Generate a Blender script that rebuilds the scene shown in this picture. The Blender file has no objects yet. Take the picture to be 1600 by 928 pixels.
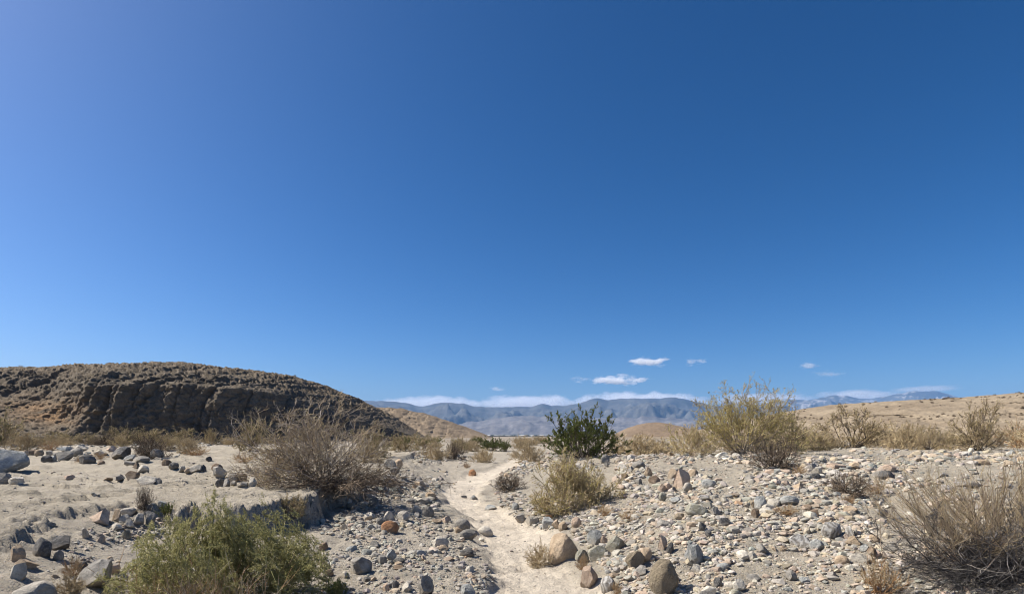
import bpy, math, random
import numpy as np
from mathutils import Vector, Matrix

# ------------------------------------------------------------------ camera, sky, sun, exposure
scene = bpy.context.scene
col = scene.collection
F_PX = 900.0          # focal length in pixels of the 1600 px wide photograph
HORIZON = 676.0       # row of the true horizon in the photograph
EYE = 1.6
cam_data = bpy.data.cameras.new("camera")
cam = bpy.data.objects.new("camera", cam_data)
col.objects.link(cam)
cam.location = (0, 0, EYE)
cam.rotation_euler = (math.radians(90), 0, 0)
cam_data.sensor_width = 36
cam_data.lens = 36 * F_PX / 1600
cam_data.shift_y = (HORIZON - 464) / 1600
cam_data.clip_start = 0.05
cam_data.clip_end = 120000
scene.camera = cam

SUN_AZ = math.radians(-81)    # from straight ahead, negative = left
SUN_EL = math.radians(47)
world = bpy.data.worlds.new("World")
scene.world = world
world.use_nodes = True
wn = world.node_tree
bg = wn.nodes["Background"]
sky = wn.nodes.new("ShaderNodeTexSky")
sky.sky_type = 'NISHITA'
sky.sun_disc = False
sky.sun_elevation = SUN_EL
sky.sun_rotation = SUN_AZ
sky.altitude = 0
sky.air_density = 0.7
sky.dust_density = 1.5
sky.ozone_density = 4.0
hsv = wn.nodes.new("ShaderNodeHueSaturation")
hsv.inputs["Hue"].default_value = 0.4985
hsv.inputs["Saturation"].default_value = 1.24
gam = wn.nodes.new("ShaderNodeGamma")
gam.inputs["Gamma"].default_value = 1.3
wn.links.new(sky.outputs[0], gam.inputs[0])
wn.links.new(gam.outputs[0], hsv.inputs["Color"])
wn.links.new(hsv.outputs[0], bg.inputs[0])
bg.inputs[1].default_value = 0.0505

sun_data = bpy.data.lights.new("sun", 'SUN')
sun_data.energy = 4.9
sun_data.angle = math.radians(0.53)
sun_data.color = (1.0, 0.935, 0.83)
sun = bpy.data.objects.new("sun", sun_data)
col.objects.link(sun)
SUN_DIR = Vector((math.sin(SUN_AZ) * math.cos(SUN_EL), math.cos(SUN_AZ) * math.cos(SUN_EL), math.sin(SUN_EL)))
sun.rotation_euler = SUN_DIR.to_track_quat('Z', 'Y').to_euler()
sun.location = (-40, 10, 50)

vs = scene.view_settings
vs.view_transform = 'Standard'
vs.look = 'None'
vs.exposure = 0.6
vs.gamma = 1.0
vs.use_curve_mapping = False
scene.cycles.max_bounces = 6
scene.cycles.diffuse_bounces = 3
scene.cycles.transparent_max_bounces = 8
scene.cycles.volume_bounces = 6
scene.cycles.caustics_reflective = False
scene.cycles.caustics_refractive = False
scene.cycles.use_denoising = True
scene.cycles.filter_width = 1.1

# ------------------------------------------------------------------ noise
_rs = np.random.RandomState(7)
_perm = np.concatenate([_rs.permutation(256)] * 3).astype(np.int64)
_grad = _rs.normal(size=(256, 3))
_grad /= np.linalg.norm(_grad, axis=1)[:, None]


def perlin(x, y, z=0.0):
    x, y, z = np.broadcast_arrays(np.asarray(x, float), np.asarray(y, float), np.asarray(z, float))
    xi, yi, zi = np.floor(x), np.floor(y), np.floor(z)
    fx, fy, fz = x - xi, y - yi, z - zi
    xi, yi, zi = xi.astype(np.int64) & 255, yi.astype(np.int64) & 255, zi.astype(np.int64) & 255
    u, v, w = [t * t * t * (t * (t * 6 - 15) + 10) for t in (fx, fy, fz)]
    out = 0
    for dx in (0, 1):
        for dy in (0, 1):
            for dz in (0, 1):
                h = _perm[_perm[_perm[(xi + dx) & 255] + ((yi + dy) & 255)] + ((zi + dz) & 255)]
                g = _grad[h]
                d = g[..., 0] * (fx - dx) + g[..., 1] * (fy - dy) + g[..., 2] * (fz - dz)
                out = out + d * (u if dx else 1 - u) * (v if dy else 1 - v) * (w if dz else 1 - w)
    return out * 1.5


def fbm(x, y, z=0.0, octaves=4, gain=0.5, lac=2.03):
    s, a, f = 0, 1, 1
    for k in range(octaves):
        s = s + a * perlin(np.asarray(x) * f + 13.7 * k, np.asarray(y) * f + 5.1 * k, np.asarray(z) * f + 2.3 * k)
        a *= gain
        f *= lac
    return s


def ridged(x, y, z=0.0, octaves=4, gain=0.5):
    s, a, f = 0, 1, 1
    for k in range(octaves):
        s = s + a * (1 - 2 * np.abs(perlin(np.asarray(x) * f + 31.7 * k, np.asarray(y) * f + 7.1 * k, np.asarray(z) * f + 3.3 * k)))
        a *= gain
        f *= 2.05
    return s


def sstep(a, b, x):
    t = np.clip((x - a) / (b - a), 0, 1)
    return t * t * (3 - 2 * t)


# ------------------------------------------------------------------ mesh helpers
def mesh_from(name, V, F, colors=None, smooth=True):
    """V (n,3); F (m,3) or (m,4), or a list of such arrays; colors (n,4) point attribute Col"""
    Fs = F if isinstance(F, list) else [F]
    Fs = [np.asarray(f, dtype=np.int32) for f in Fs if len(f)]
    me = bpy.data.meshes.new(name)
    V = np.asarray(V, dtype=np.float32)
    me.vertices.add(len(V))
    me.vertices.foreach_set("co", V.ravel())
    loops = np.concatenate([f.ravel() for f in Fs])
    sizes = np.concatenate([np.full(len(f), f.shape[1], dtype=np.int32) for f in Fs])
    starts = np.concatenate([[0], np.cumsum(sizes)[:-1]]).astype(np.int32)
    me.loops.add(len(loops))
    me.loops.foreach_set("vertex_index", loops)
    me.polygons.add(len(sizes))
    me.polygons.foreach_set("loop_start", starts)
    me.polygons.foreach_set("use_smooth", np.full(len(sizes), smooth, dtype=bool))
    me.update(calc_edges=True)
    if colors is not None:
        at = me.color_attributes.new("Col", 'FLOAT_COLOR', 'POINT')
        c = np.ones((len(V), 4), dtype=np.float32)
        colors = np.asarray(colors)
        c[:, :colors.shape[1]] = colors
        at.data.foreach_set("color", c.ravel())
    return me


def obj(name, me, m=None, parent=None):
    if m is not None and len(me.materials) == 0:
        me.materials.append(m)
    o = bpy.data.objects.new(name, me)
    col.objects.link(o)
    if parent is not None:
        o.parent = parent
    return o


def tag(o, label, cat, group=None):
    o["label"] = label
    o["category"] = cat
    if group:
        o["group"] = group
    return o


def kind(o, k, label=None):
    o["kind"] = k
    if label:
        o["label"] = label
    return o


def grid_faces(nu, nv, wrap=False):
    """vertex index = i*nv + j"""
    i = np.arange(nu if wrap else nu - 1)
    j = np.arange(nv - 1)
    I, J = np.meshgrid(i, j, indexing='ij')
    I2 = (I + 1) % nu
    return np.stack([I * nv + J, I2 * nv + J, I2 * nv + J + 1, I * nv + J + 1], -1).reshape(-1, 4)


# ------------------------------------------------------------------ materials
def new_mat(name):
    m = bpy.data.materials.new(name)
    m.use_nodes = True
    nt = m.node_tree
    b = nt.nodes["Principled BSDF"]
    b.inputs["Roughness"].default_value = 0.9
    b.inputs["Specular IOR Level"].default_value = 0.15
    return m, nt, b


def nd(nt, t, **kw):
    n = nt.nodes.new(t)
    for k, v in kw.items():
        if k in n.inputs.keys():
            n.inputs[k].default_value = v
        else:
            setattr(n, k, v)
    return n


def ramp(nt, pts):
    r = nt.nodes.new("ShaderNodeValToRGB")
    e = r.color_ramp.elements
    while len(e) < len(pts):
        e.new(0.5)
    for k, (p, c) in enumerate(pts):
        e[k].position = p
        e[k].color = (*c, 1) if len(c) == 3 else c
    return r


def mix(nt, mode, fac, a, b):
    n = nt.nodes.new("ShaderNodeMix")
    n.data_type = 'RGBA'
    n.blend_type = mode
    for sock, v in ((n.inputs[0], fac), (n.inputs[6], a), (n.inputs[7], b)):
        if hasattr(v, "links") or isinstance(v, bpy.types.NodeSocket):
            nt.links.new(v, sock)
        else:
            sock.default_value = v if not isinstance(v, tuple) else (*v, 1)
    return n.outputs[2]


def mat_rock(name, c1, c2, c3, scale=2.2, veins=None, bump=0.5, stripes=False):
    c1, c2, c3 = [tuple(min(0.75, a * k) for a, k in zip(c, (1.3, 1.22, 1.1))) for c in (c1, c2, c3)]
    m, nt, b = new_mat(name)
    L = nt.links.new
    tc = nd(nt, "ShaderNodeTexCoord")
    info = nd(nt, "ShaderNodeObjectInfo")
    add = nd(nt, "ShaderNodeVectorMath", operation='MULTIPLY_ADD')
    add.inputs[1].default_value = (1, 1, 1)
    sc = nd(nt, "ShaderNodeVectorMath", operation='SCALE')
    sc.inputs[0].default_value = (37, 53, 71)
    L(info.outputs["Random"], sc.inputs[3])
    L(tc.outputs["Object"], add.inputs[0])
    L(sc.outputs[0], add.inputs[2])
    n1 = nd(nt, "ShaderNodeTexNoise", Scale=scale, Detail=8.0, Roughness=0.65)
    L(add.outputs[0], n1.inputs["Vector"])
    r = ramp(nt, [(0.32, c1), (0.5, c2), (0.68, c3)])
    L(n1.outputs[0], r.inputs[0])
    c = r.outputs[0]
    if stripes:
        w = nd(nt, "ShaderNodeTexWave", Scale=1.1, Distortion=9.0, Detail=5.0)
        w.inputs["Detail Scale"].default_value = 1.6
        L(add.outputs[0], w.inputs["Vector"])
        rr = ramp(nt, [(0.3, (0.0, 0.0, 0.0)), (0.8, (0.85, 0.85, 0.85))])
        L(w.outputs[0], rr.inputs[0])
        c = mix(nt, 'MIX', rr.outputs[0], c, veins)
    elif veins:
        w = nd(nt, "ShaderNodeTexNoise", Scale=scale * 0.9, Detail=4.0, Distortion=1.2)
        L(add.outputs[0], w.inputs["Vector"])
        rr = ramp(nt, [(0.48, (0, 0, 0)), (0.505, (1, 1, 1)), (0.53, (0, 0, 0))])
        L(w.outputs[0], rr.inputs[0])
        c = mix(nt, 'MIX', rr.outputs[0], c, veins)
    # fine speckle of mineral grains
    sp = nd(nt, "ShaderNodeTexNoise", Scale=26.0, Detail=3.0, Roughness=0.8)
    L(add.outputs[0], sp.inputs["Vector"])
    spr = ramp(nt, [(0.3, (0.62, 0.62, 0.62)), (0.7, (1.25, 1.25, 1.25))])
    L(sp.outputs[0], spr.inputs[0])
    c = mix(nt, 'MULTIPLY', 1.0, c, spr.outputs[0])
    # each stone a little lighter or darker
    mr = nd(nt, "ShaderNodeMapRange")
    mr.inputs[3].default_value = 0.8
    mr.inputs[4].default_value = 1.18
    L(info.outputs["Random"], mr.inputs[0])
    c = mix(nt, 'MULTIPLY', 1.0, c, mr.outputs[0])
    # dust of the wash low down on every stone
    geo = nd(nt, "ShaderNodeSeparateXYZ")
    L(tc.outputs["Object"], geo.inputs[0])
    dn = nd(nt, "ShaderNodeTexNoise", Scale=3.0, Detail=5.0)
    L(add.outputs[0], dn.inputs["Vector"])
    ma = nd(nt, "ShaderNodeMath", operation='SUBTRACT')
    L(dn.outputs[0], ma.inputs[0])
    L(geo.outputs[2], ma.inputs[1])
    dr = ramp(nt, [(0.4, (0.1, 0.1, 0.1)), (0.9, (0.7, 0.7, 0.7))])
    L(ma.outputs[0], dr.inputs[0])
    c = mix(nt, 'MIX', dr.outputs[0], c, (0.33, 0.28, 0.215))
    L(c, b.inputs["Base Color"])
    bn = nd(nt, "ShaderNodeTexNoise", Scale=7.0, Detail=9.0, Roughness=0.7)
    L(add.outputs[0], bn.inputs["Vector"])
    bp = nd(nt, "ShaderNodeBump", Strength=bump, Distance=0.12)
    L(bn.outputs[0], bp.inputs["Height"])
    L(bp.outputs[0], b.inputs["Normal"])
    return m


ROCK = {
    'grey': mat_rock("grey rock", (0.11, 0.115, 0.12), (0.22, 0.22, 0.215), (0.36, 0.355, 0.34)),
    'blue': mat_rock("blue grey rock", (0.12, 0.14, 0.16), (0.24, 0.265, 0.28), (0.4, 0.42, 0.42), veins=(0.5, 0.5, 0.48)),
    'dark': mat_rock("dark rock", (0.035, 0.04, 0.047), (0.075, 0.08, 0.088), (0.15, 0.15, 0.15), veins=(0.22, 0.22, 0.22)),
    'white': mat_rock("white rock", (0.28, 0.28, 0.27), (0.46, 0.445, 0.41), (0.6, 0.575, 0.53)),
    'tan': mat_rock("tan rock", (0.24, 0.19, 0.14), (0.37, 0.30, 0.225), (0.46, 0.385, 0.3)),
    'pink': mat_rock("pinkish rock", (0.29, 0.225, 0.18), (0.42, 0.335, 0.275), (0.52, 0.435, 0.365)),
    'orange': mat_rock("rusty rock", (0.17, 0.085, 0.045), (0.26, 0.14, 0.075), (0.33, 0.21, 0.125)),
    'green': mat_rock("greenish rock", (0.12, 0.125, 0.105), (0.22, 0.225, 0.19), (0.34, 0.34, 0.29), veins=(0.42, 0.42, 0.38)),
    'brown': mat_rock("brown rock", (0.1, 0.075, 0.055), (0.19, 0.145, 0.11), (0.29, 0.23, 0.18)),
    'stripe': mat_rock("banded rock", (0.13, 0.13, 0.13), (0.2, 0.2, 0.2), (0.27, 0.27, 0.26), veins=(0.55, 0.535, 0.5), stripes=True),
    'mud': mat_rock("mudstone", (0.25, 0.217, 0.165), (0.33, 0.287, 0.218), (0.39, 0.34, 0.27), bump=1.0),
}


def mat_gravel():
    m, nt, b = new_mat("gravel")
    L = nt.links.new
    a = nd(nt, "ShaderNodeVertexColor", layer_name="Col")
    tc = nd(nt, "ShaderNodeTexCoord")
    n = nd(nt, "ShaderNodeTexNoise", Scale=60.0, Detail=5.0, Roughness=0.7)
    L(tc.outputs["Object"], n.inputs["Vector"])
    r = ramp(nt, [(0.3, (0.7, 0.7, 0.7)), (0.7, (1.25, 1.25, 1.25))])
    L(n.outputs[0], r.inputs[0])
    L(mix(nt, 'MULTIPLY', 1.0, a.outputs[0], r.outputs[0]), b.inputs["Base Color"])
    return m


def mat_ground():
    m, nt, b = new_mat("ground")
    L = nt.links.new
    a = nd(nt, "ShaderNodeVertexColor", layer_name="Col")   # rgb soil colour, alpha how pebbly it is
    tc = nd(nt, "ShaderNodeTexCoord")
    P = tc.outputs["Object"]
    c = a.outputs[0]
    for s, lo, hi, det in ((0.35, 0.88, 1.1, 5), (2.3, 0.84, 1.12, 6), (11.0, 0.86, 1.12, 5), (70.0, 0.82, 1.14, 4)):
        n = nd(nt, "ShaderNodeTexNoise", Scale=s, Detail=float(det), Roughness=0.65)
        L(P, n.inputs["Vector"])
        r = ramp(nt, [(0.3, (lo, lo, lo)), (0.7, (hi, hi, hi))])
        L(n.outputs[0], r.inputs[0])
        c = mix(nt, 'MULTIPLY', 1.0, c, r.outputs[0])
    # grit: small cells of differing stone colours
    hs = None
    for s, th in ((38.0, 0.35), (90.0, 0.42)):
        v = nd(nt, "ShaderNodeTexVoronoi", Scale=s)
        L(P, v.inputs["Vector"])
        rr = ramp(nt, [(0.0, (0.10, 0.105, 0.11)), (0.25, (0.22, 0.215, 0.205)), (0.5, (0.33, 0.29, 0.24)), (0.75, (0.42, 0.40, 0.37)), (1.0, (0.36, 0.26, 0.2))])
        sp = nd(nt, "ShaderNodeSeparateColor")
        L(v.outputs["Color"], sp.inputs[0])
        L(sp.outputs[0], rr.inputs[0])
        keep = nd(nt, "ShaderNodeMath", operation='LESS_THAN')
        L(sp.outputs[1], keep.inputs[0])
        pm = nd(nt, "ShaderNodeMath", operation='MULTIPLY')
        L(a.outputs[1], pm.inputs[0])
        pm.inputs[1].default_value = 0.8
        L(pm.outputs[0], keep.inputs[1])
        near = nd(nt, "ShaderNodeMath", operation='LESS_THAN')
        L(v.outputs["Distance"], near.inputs[0])
        near.inputs[1].default_value = th
        mm = nd(nt, "ShaderNodeMath", operation='MULTIPLY')
        L(keep.outputs[0], mm.inputs[0])
        L(near.outputs[0], mm.inputs[1])
        c = mix(nt, 'MIX', mm.outputs[0], c, rr.outputs[0])
        inv = nd(nt, "ShaderNodeMath", operation='SUBTRACT')
        inv.inputs[0].default_value = th
        L(v.outputs["Distance"], inv.inputs[1])
        h = nd(nt, "ShaderNodeMath", operation='MULTIPLY')
        L(inv.outputs[0], h.inputs[0])
        L(mm.outputs[0], h.inputs[1])
        if hs is None:
            hs = h.outputs[0]
        else:
            ad = nd(nt, "ShaderNodeMath", operation='ADD')
            L(hs, ad.inputs[0])
            L(h.outputs[0], ad.inputs[1])
            hs = ad.outputs[0]
    L(c, b.inputs["Base Color"])
    n2 = nd(nt, "ShaderNodeTexNoise", Scale=9.0, Detail=10.0, Roughness=0.72)
    L(P, n2.inputs["Vector"])
    n3 = nd(nt, "ShaderNodeMath", operation='MULTIPLY_ADD')
    L(n2.outputs[0], n3.inputs[0])
    n3.inputs[1].default_value = 2.2
    L(hs, n3.inputs[2])
    bp = nd(nt, "ShaderNodeBump", Strength=0.8, Distance=0.05)
    L(n3.outputs[0], bp.inputs["Height"])
    L(bp.outputs[0], b.inputs["Normal"])
    return m


def mat_earth(name, scale, bump, dist, lo=0.75, hi=1.2):
    """earth and rock of hills: vertex colour times noise, with relief"""
    m, nt, b = new_mat(name)
    L = nt.links.new
    a = nd(nt, "ShaderNodeVertexColor", layer_name="Col")
    tc = nd(nt, "ShaderNodeTexCoord")
    P = tc.outputs["Object"]
    c = a.outputs[0]
    for s in (scale, scale * 5.3):
        n = nd(nt, "ShaderNodeTexNoise", Scale=s, Detail=8.0, Roughness=0.68)
        L(P, n.inputs["Vector"])
        r = ramp(nt, [(0.3, (lo, lo, lo)), (0.7, (hi, hi, hi))])
        L(n.outputs[0], r.inputs[0])
        c = mix(nt, 'MULTIPLY', 1.0, c, r.outputs[0])
    L(c, b.inputs["Base Color"])
    n2 = nd(nt, "ShaderNodeTexNoise", Scale=scale * 2.5, Detail=10.0, Roughness=0.75)
    L(P, n2.inputs["Vector"])
    bp = nd(nt, "ShaderNodeBump", Strength=bump, Distance=dist)
    L(n2.outputs[0], bp.inputs["Height"])
    L(bp.outputs[0], b.inputs["Normal"])
    return m


def mat_plant(name, trans=0.0):
    m, nt, b = new_mat(name)
    L = nt.links.new
    a = nd(nt, "ShaderNodeVertexColor", layer_name="Col")
    info = nd(nt, "ShaderNodeObjectInfo")
    mr = nd(nt, "ShaderNodeMapRange")
    mr.inputs[3].default_value = 0.85
    mr.inputs[4].default_value = 1.15
    L(info.outputs["Random"], mr.inputs[0])
    c = mix(nt, 'MULTIPLY', 1.0, a.outputs[0], mr.outputs[0])
    L(c, b.inputs["Base Color"])
    if trans:
        t = nd(nt, "ShaderNodeBsdfTranslucent")
        L(c, t.inputs[0])
        ms = nd(nt, "ShaderNodeMixShader")
        ms.inputs[0].default_value = trans
        L(b.outputs[0], ms.inputs[1])
        L(t.outputs[0], ms.inputs[2])
        L(ms.outputs[0], nt.nodes["Material Output"].inputs[0])
    return m


M_GRAVEL = mat_gravel()
M_GROUND = mat_ground()
M_BLUFF = mat_earth("bluff earth", 0.8, 0.7, 0.3)
M_HILL = mat_earth("hill earth", 0.5, 0.7, 0.3)
M_MOUNT = mat_earth("mountain rock", 0.0035, 0.8, 25.0, 0.7, 1.25)
M_TWIG = mat_plant("twigs")
M_LEAF = mat_plant("leaves", 0.45)

# ------------------------------------------------------------------ the ground
def px_to_xy(px, row, z):
    d = (EYE - z) * F_PX / (row - HORIZON)
    return ((px - 800) / F_PX * d, d)


def ctrl(pts):
    A = [(*px_to_xy(p, r, z), z) for p, r, z in pts]
    return A


LOW = ctrl([
    # sandy channel
    (840, 960, 0.0), (820, 925, 0.0), (790, 880, 0.0), (790, 840, 0.0), (740, 800, 0.0), (715, 775, 0.0), (730, 750, 0.0),
    (760, 735, -0.02), (795, 720, -0.04), (800, 712, -0.06), (870, 860, 0.01), (840, 815, 0.02),
    # stony bar left of the channel
    (560, 900, 0.04), (620, 860, 0.06), (660, 835, 0.09), (520, 850, 0.06), (560, 805, 0.12), (600, 790, 0.14), (650, 800, 0.08),
    (630, 765, 0.2), (660, 755, 0.12), (640, 742, 0.28), (690, 738, 0.04), (700, 728, 0.12), (500, 800, 0.1), (680, 900, 0.05),
    (640, 928, 0.04), (530, 780, 0.2), (575, 775, 0.22), (620, 745, 0.36), (600, 950, 0.03),
    # hollow and left foreground
    (110, 858, 0.30), (160, 850, 0.27), (230, 840, 0.2), (300, 850, 0.17), (60, 872, 0.33), (20, 860, 0.42), (0, 900, 0.36),
    (-100, 880, 0.42), (-300, 900, 0.42), (100, 890, 0.26), (30, 928, 0.25), (150, 928, 0.14), (250, 928, 0.08), (400, 928, 0.05),
    (420, 850, 0.09), (478, 815, 0.06), (450, 840, 0.07), (350, 835, 0.14), (200, 812, 0.40), (260, 806, 0.36), (330, 815, 0.24), (130, 815, 0.42), (80, 840, 0.40),
    (400, 812, 0.12), (440, 806, 0.08),
    # right bank
    (960, 928, 0.06), (1010, 900, 0.17), (940, 860, 0.1), (1060, 850, 0.38), (1150, 800, 0.6), (1200, 760, 0.72), (1100, 740, 0.74),
    (1300, 720, 0.84), (1050, 717, 0.8), (1400, 706, 0.9), (1200, 713, 0.88), (1550, 706, 0.9), (1500, 760, 0.74), (1600, 800, 0.55),
    (1400, 850, 0.42), (1300, 900, 0.3), (1200, 925, 0.22), (1500, 928, 0.3), (960, 712, 0.76), (900, 716, 0.64), (950, 760, 0.5),
    (900, 800, 0.2), (1000, 800, 0.43), (980, 740, 0.66), (860, 740, 0.3), (800, 770, 0.05), (820, 725, 0.12), (1800, 800, 0.6),
    (1750, 720, 0.9), (880, 770, 0.22), (1600, 704, 0.92), (850, 728, 0.4), (1300, 800, 0.56), (1400, 770, 0.68), (930, 880, 0.05),
]) + [(0, -5, 0.0), (0, 1, 0.0), (-6, -3, 0.3), (6, -3, 0.5), (-12, 3, 0.45), (12, 3, 0.7), (-3, 2, 0.2), (3, 2, 0.22), (0, 60, -0.15),
      (10, 45, 0.5), (30, 45, 0.75), (60, 50, 0.9), (-20, 60, 0.6), (-50, 50, 0.75), (-12, 30, 0.5), (-4.5, 32, 0.1), (4, 40, 0.1),
      (0, -40, 0.4), (-40, -20, 0.5), (40, -20, 0.8), (-60, 10, 0.6), (60, 10, 0.9), (1.5, 30, 0.1), (-9, 42, 0.4)]
LOW = np.array(LOW)


def rbf_fit(P):
    n = len(P)
    D = np.sqrt(((P[:, None, :2] - P[None, :, :2]) ** 2).sum(-1))
    A = np.zeros((n + 3, n + 3))
    A[:n, :n] = D - 0.02 * np.eye(n)
    A[:n, n] = A[n, :n] = 1
    A[:n, n + 1:n + 3] = P[:, :2]
    A[n + 1:n + 3, :n] = P[:, :2].T
    return np.linalg.solve(A, np.concatenate([P[:, 2], np.zeros(3)]))


_w = rbf_fit(LOW)


def low_surface(x, y):
    s = _w[-3] + _w[-2] * x + _w[-1] * y
    for (cx, cy, _), w in zip(LOW, _w[:-3]):
        s = s + w * np.sqrt((x - cx) ** 2 + (y - cy) ** 2 + 0.01)
    return s


TERRACE = np.array([px_to_xy(p, r, 0.5) for p, r in [
    (-600, 850), (-100, 850), (20, 842), (48, 828), (62, 809), (110, 801), (140, 797), (200, 791), (265, 794), (300, 799), (350, 801), (390, 797),
    (430, 790), (455, 784), (480, 781), (502, 775), (505, 767), (530, 763), (570, 757), (610, 746), (635, 729), (650, 716), (640, 706), (625, 701), (-2500, 701)]])


def terrace_sd(x, y):
    """signed distance to the silt terrace outline, positive inside"""
    x, y = np.asarray(x, float), np.asarray(y, float)
    d2 = np.full(x.shape, 1e18)
    ins = np.zeros(x.shape, bool)
    n = len(TERRACE)
    for k in range(n):
        ax, ay = TERRACE[k]
        bx, by = TERRACE[(k + 1) % n]
        ex, ey = bx - ax, by - ay
        t = np.clip(((x - ax) * ex + (y - ay) * ey) / (ex * ex + ey * ey), 0, 1)
        d2 = np.minimum(d2, (x - ax - t * ex) ** 2 + (y - ay - t * ey) ** 2)
        cross = ((ay > y) != (by > y)) & (x < ex * (y - ay) / (ey if abs(ey) > 1e-9 else 1e-9) + ax)
        ins ^= cross
    return np.where(ins, 1, -1) * np.sqrt(d2)


def channel_mask(x, y):
    """1 on the bare sand of the channel"""
    P = [(890, 990, 110), (858, 928, 88), (830, 892, 70), (812, 858, 57), (800, 828, 54), (768, 806, 42), (722, 786, 29), (716, 770, 30), (738, 752, 34),
         (768, 738, 32), (795, 729, 20), (800, 722, 13), (800, 715, 7)]
    Q = []
    for p, r, w in P:
        X, Y = px_to_xy(p, r, 0.0)
        Q.append((X, Y, w / F_PX * Y))
    m = np.full(np.shape(x), -9.0)
    for (ax, ay, aw), (bx, by, bw) in zip(Q[:-1], Q[1:]):
        ex, ey = bx - ax, by - ay
        t = np.clip(((x - ax) * ex + (y - ay) * ey) / (ex * ex + ey * ey), 0, 1)
        d = np.sqrt((x - ax - t * ex) ** 2 + (y - ay - t * ey) ** 2)
        w = aw + t * (bw - aw)
        m = np.maximum(m, 1 - d / w)
    return sstep(-0.2, 0.25, m + 0.38 * fbm(x * 1.3, y * 1.3, 4.0, 4))


def zg(x, y):
    x, y = np.asarray(x, float), np.asarray(y, float)
    r = np.sqrt(x * x + y * y)
    zl = low_surface(x, y)
    sd = terrace_sd(x, y)
    sd = sd + 0.2 * fbm(x * 1.7, y * 1.7, 1.0, 3) + 0.10 * fbm(x * 6, y * 6, 2.0, 3) + 0.05 * fbm(x * 15, y * 15, 2.5, 2)
    zh = 0.5 + 0.0035 * (np.clip(y, 4, 60) - 9)
    # crusty little steps on the terrace top
    q = fbm(x * 0.35, y * 0.8, 3.0, 4) * 1.6
    zh = zh + 0.075 * (sstep(0.455, 0.5, q - np.floor(q) + 0.05 * fbm(x * 5, y * 5, 17.0, 2)) + np.floor(q)) * sstep(0.2, 1.2, sd)
    wd = np.where(y < 11.2, 0.07, 0.07 + 0.16 * (y - 11.2))
    wd = np.where(x < -4.6, 0.11, np.clip(wd, 0.07, 1.5))
    t = sstep(-wd, wd, sd)
    # undercut shadow line kept steep near the top
    z = zl + (zh - zl) * t
    near = np.exp(-(sd / 0.35) ** 2)
    z = z + near * (0.07 * fbm(x * 5, y * 5, 12.0, 4) + 0.05 * ridged(x * 9, y * 9, 13.0, 2) - 0.03)
    z = z + 0.13 * fbm(x * 0.45, y * 0.45, 31.0, 3) * sstep(1.0, 3.0, x) * sstep(4.5, 6.0, y) * sstep(26, 16, y)
    rough = 1 - 0.75 * channel_mask(x, y)
    rough = rough * (1 - 0.55 * t)
    z = z + rough * (0.05 * fbm(x * 0.9, y * 0.9, 5.0, 3) + 0.03 * fbm(x * 3.5, y * 3.5, 6.0, 3)) * sstep(1.0, 4.0, r)
    z = z + 0.018 * fbm(x * 6.0, y * 6.0, 8.0, 3) + 0.03 * t * ridged(x * 1.6, y * 2.6, 15.0, 4) + 0.012 * t * ridged(x * 7, y * 8, 16.0, 2) + 0.012 * np.clip(fbm(x * 14, y * 14, 9.0, 2), -0.2, 1) * (1 - 0.5 * t)
    chm = channel_mask(x, y)
    z = z - 0.09 * chm * sstep(4.0, 5.5, r) - chm * 0.05 * np.clip(perlin(x * 3.1, y * 2.6, 21.0) - 0.12, 0, 1) - chm * 0.03 * np.clip(perlin(x * 6.5, y * 5.5, 25.0) - 0.1, 0, 1)
    far = 0.3 - 0.0062 * np.maximum(r - 90, 0) + 0.25 * fbm(x * 0.06, y * 0.06, 1.5, 3)
    far = np.where(r > 4000, -24.0 - 0.0048 * (r - 4000), far)
    far = np.maximum(far, -62)
    w = sstep(45, 85, r)
    return z * (1 - w) + far * w


def hit(px, row, tmax=140.0):
    """where the view through a point of the picture meets the ground"""
    t = np.exp(np.linspace(math.log(2.5), math.log(tmax), 900))
    x = (px - 800) / F_PX * t
    z = EYE + (HORIZON - row) / F_PX * t
    g = zg(x, t)
    k = np.argmax(z < g)
    if not (z < g).any():
        k = len(t) - 1
    return float(x[k]), float(t[k]), float(g[k])


def hits(px, row):
    px, row = np.asarray(px, float), np.asarray(row, float)
    t = np.exp(np.linspace(math.log(2.5), math.log(120.0), 420))
    out = np.zeros((len(px), 3))
    for a in range(0, len(px), 1500):
        p, r = px[a:a + 1500, None], row[a:a + 1500, None]
        x = (p - 800) / F_PX * t
        z = EYE + (HORIZON - r) / F_PX * t
        g = zg_grid(x, np.broadcast_to(t, x.shape))
        b = z < g
        k = np.where(b.any(1), b.argmax(1), len(t) - 1)
        i = np.arange(len(k))
        out[a:a + 1500] = np.stack([x[i, k], np.broadcast_to(t, x.shape)[i, k], g[i, k]], -1)
    return out


# polar sheet round the camera, fine in front, out to the horizon
ang = np.concatenate([np.linspace(-180, -62, 50)[:-1], np.linspace(-62, 62, 570), np.linspace(62, 180, 50)[1:-1]])
ang = np.radians(ang)
rad = np.concatenate([np.linspace(0.3, 3.2, 14)[:-1], np.exp(np.linspace(math.log(3.2), math.log(5.2), 40))[:-1], np.exp(np.linspace(math.log(5.2), math.log(14.5), 215))[:-1], np.exp(np.linspace(math.log(14.5), math.log(60), 110))[:-1],
                      np.exp(np.linspace(math.log(60), math.log(20500), 90))])
NA, NR = len(ang), len(rad)
AA, RR = np.meshgrid(ang, rad, indexing='ij')
GX, GY = RR * np.sin(AA), RR * np.cos(AA)
GZ = zg(GX, GY)
_la0, _lr = ang, rad


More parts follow.
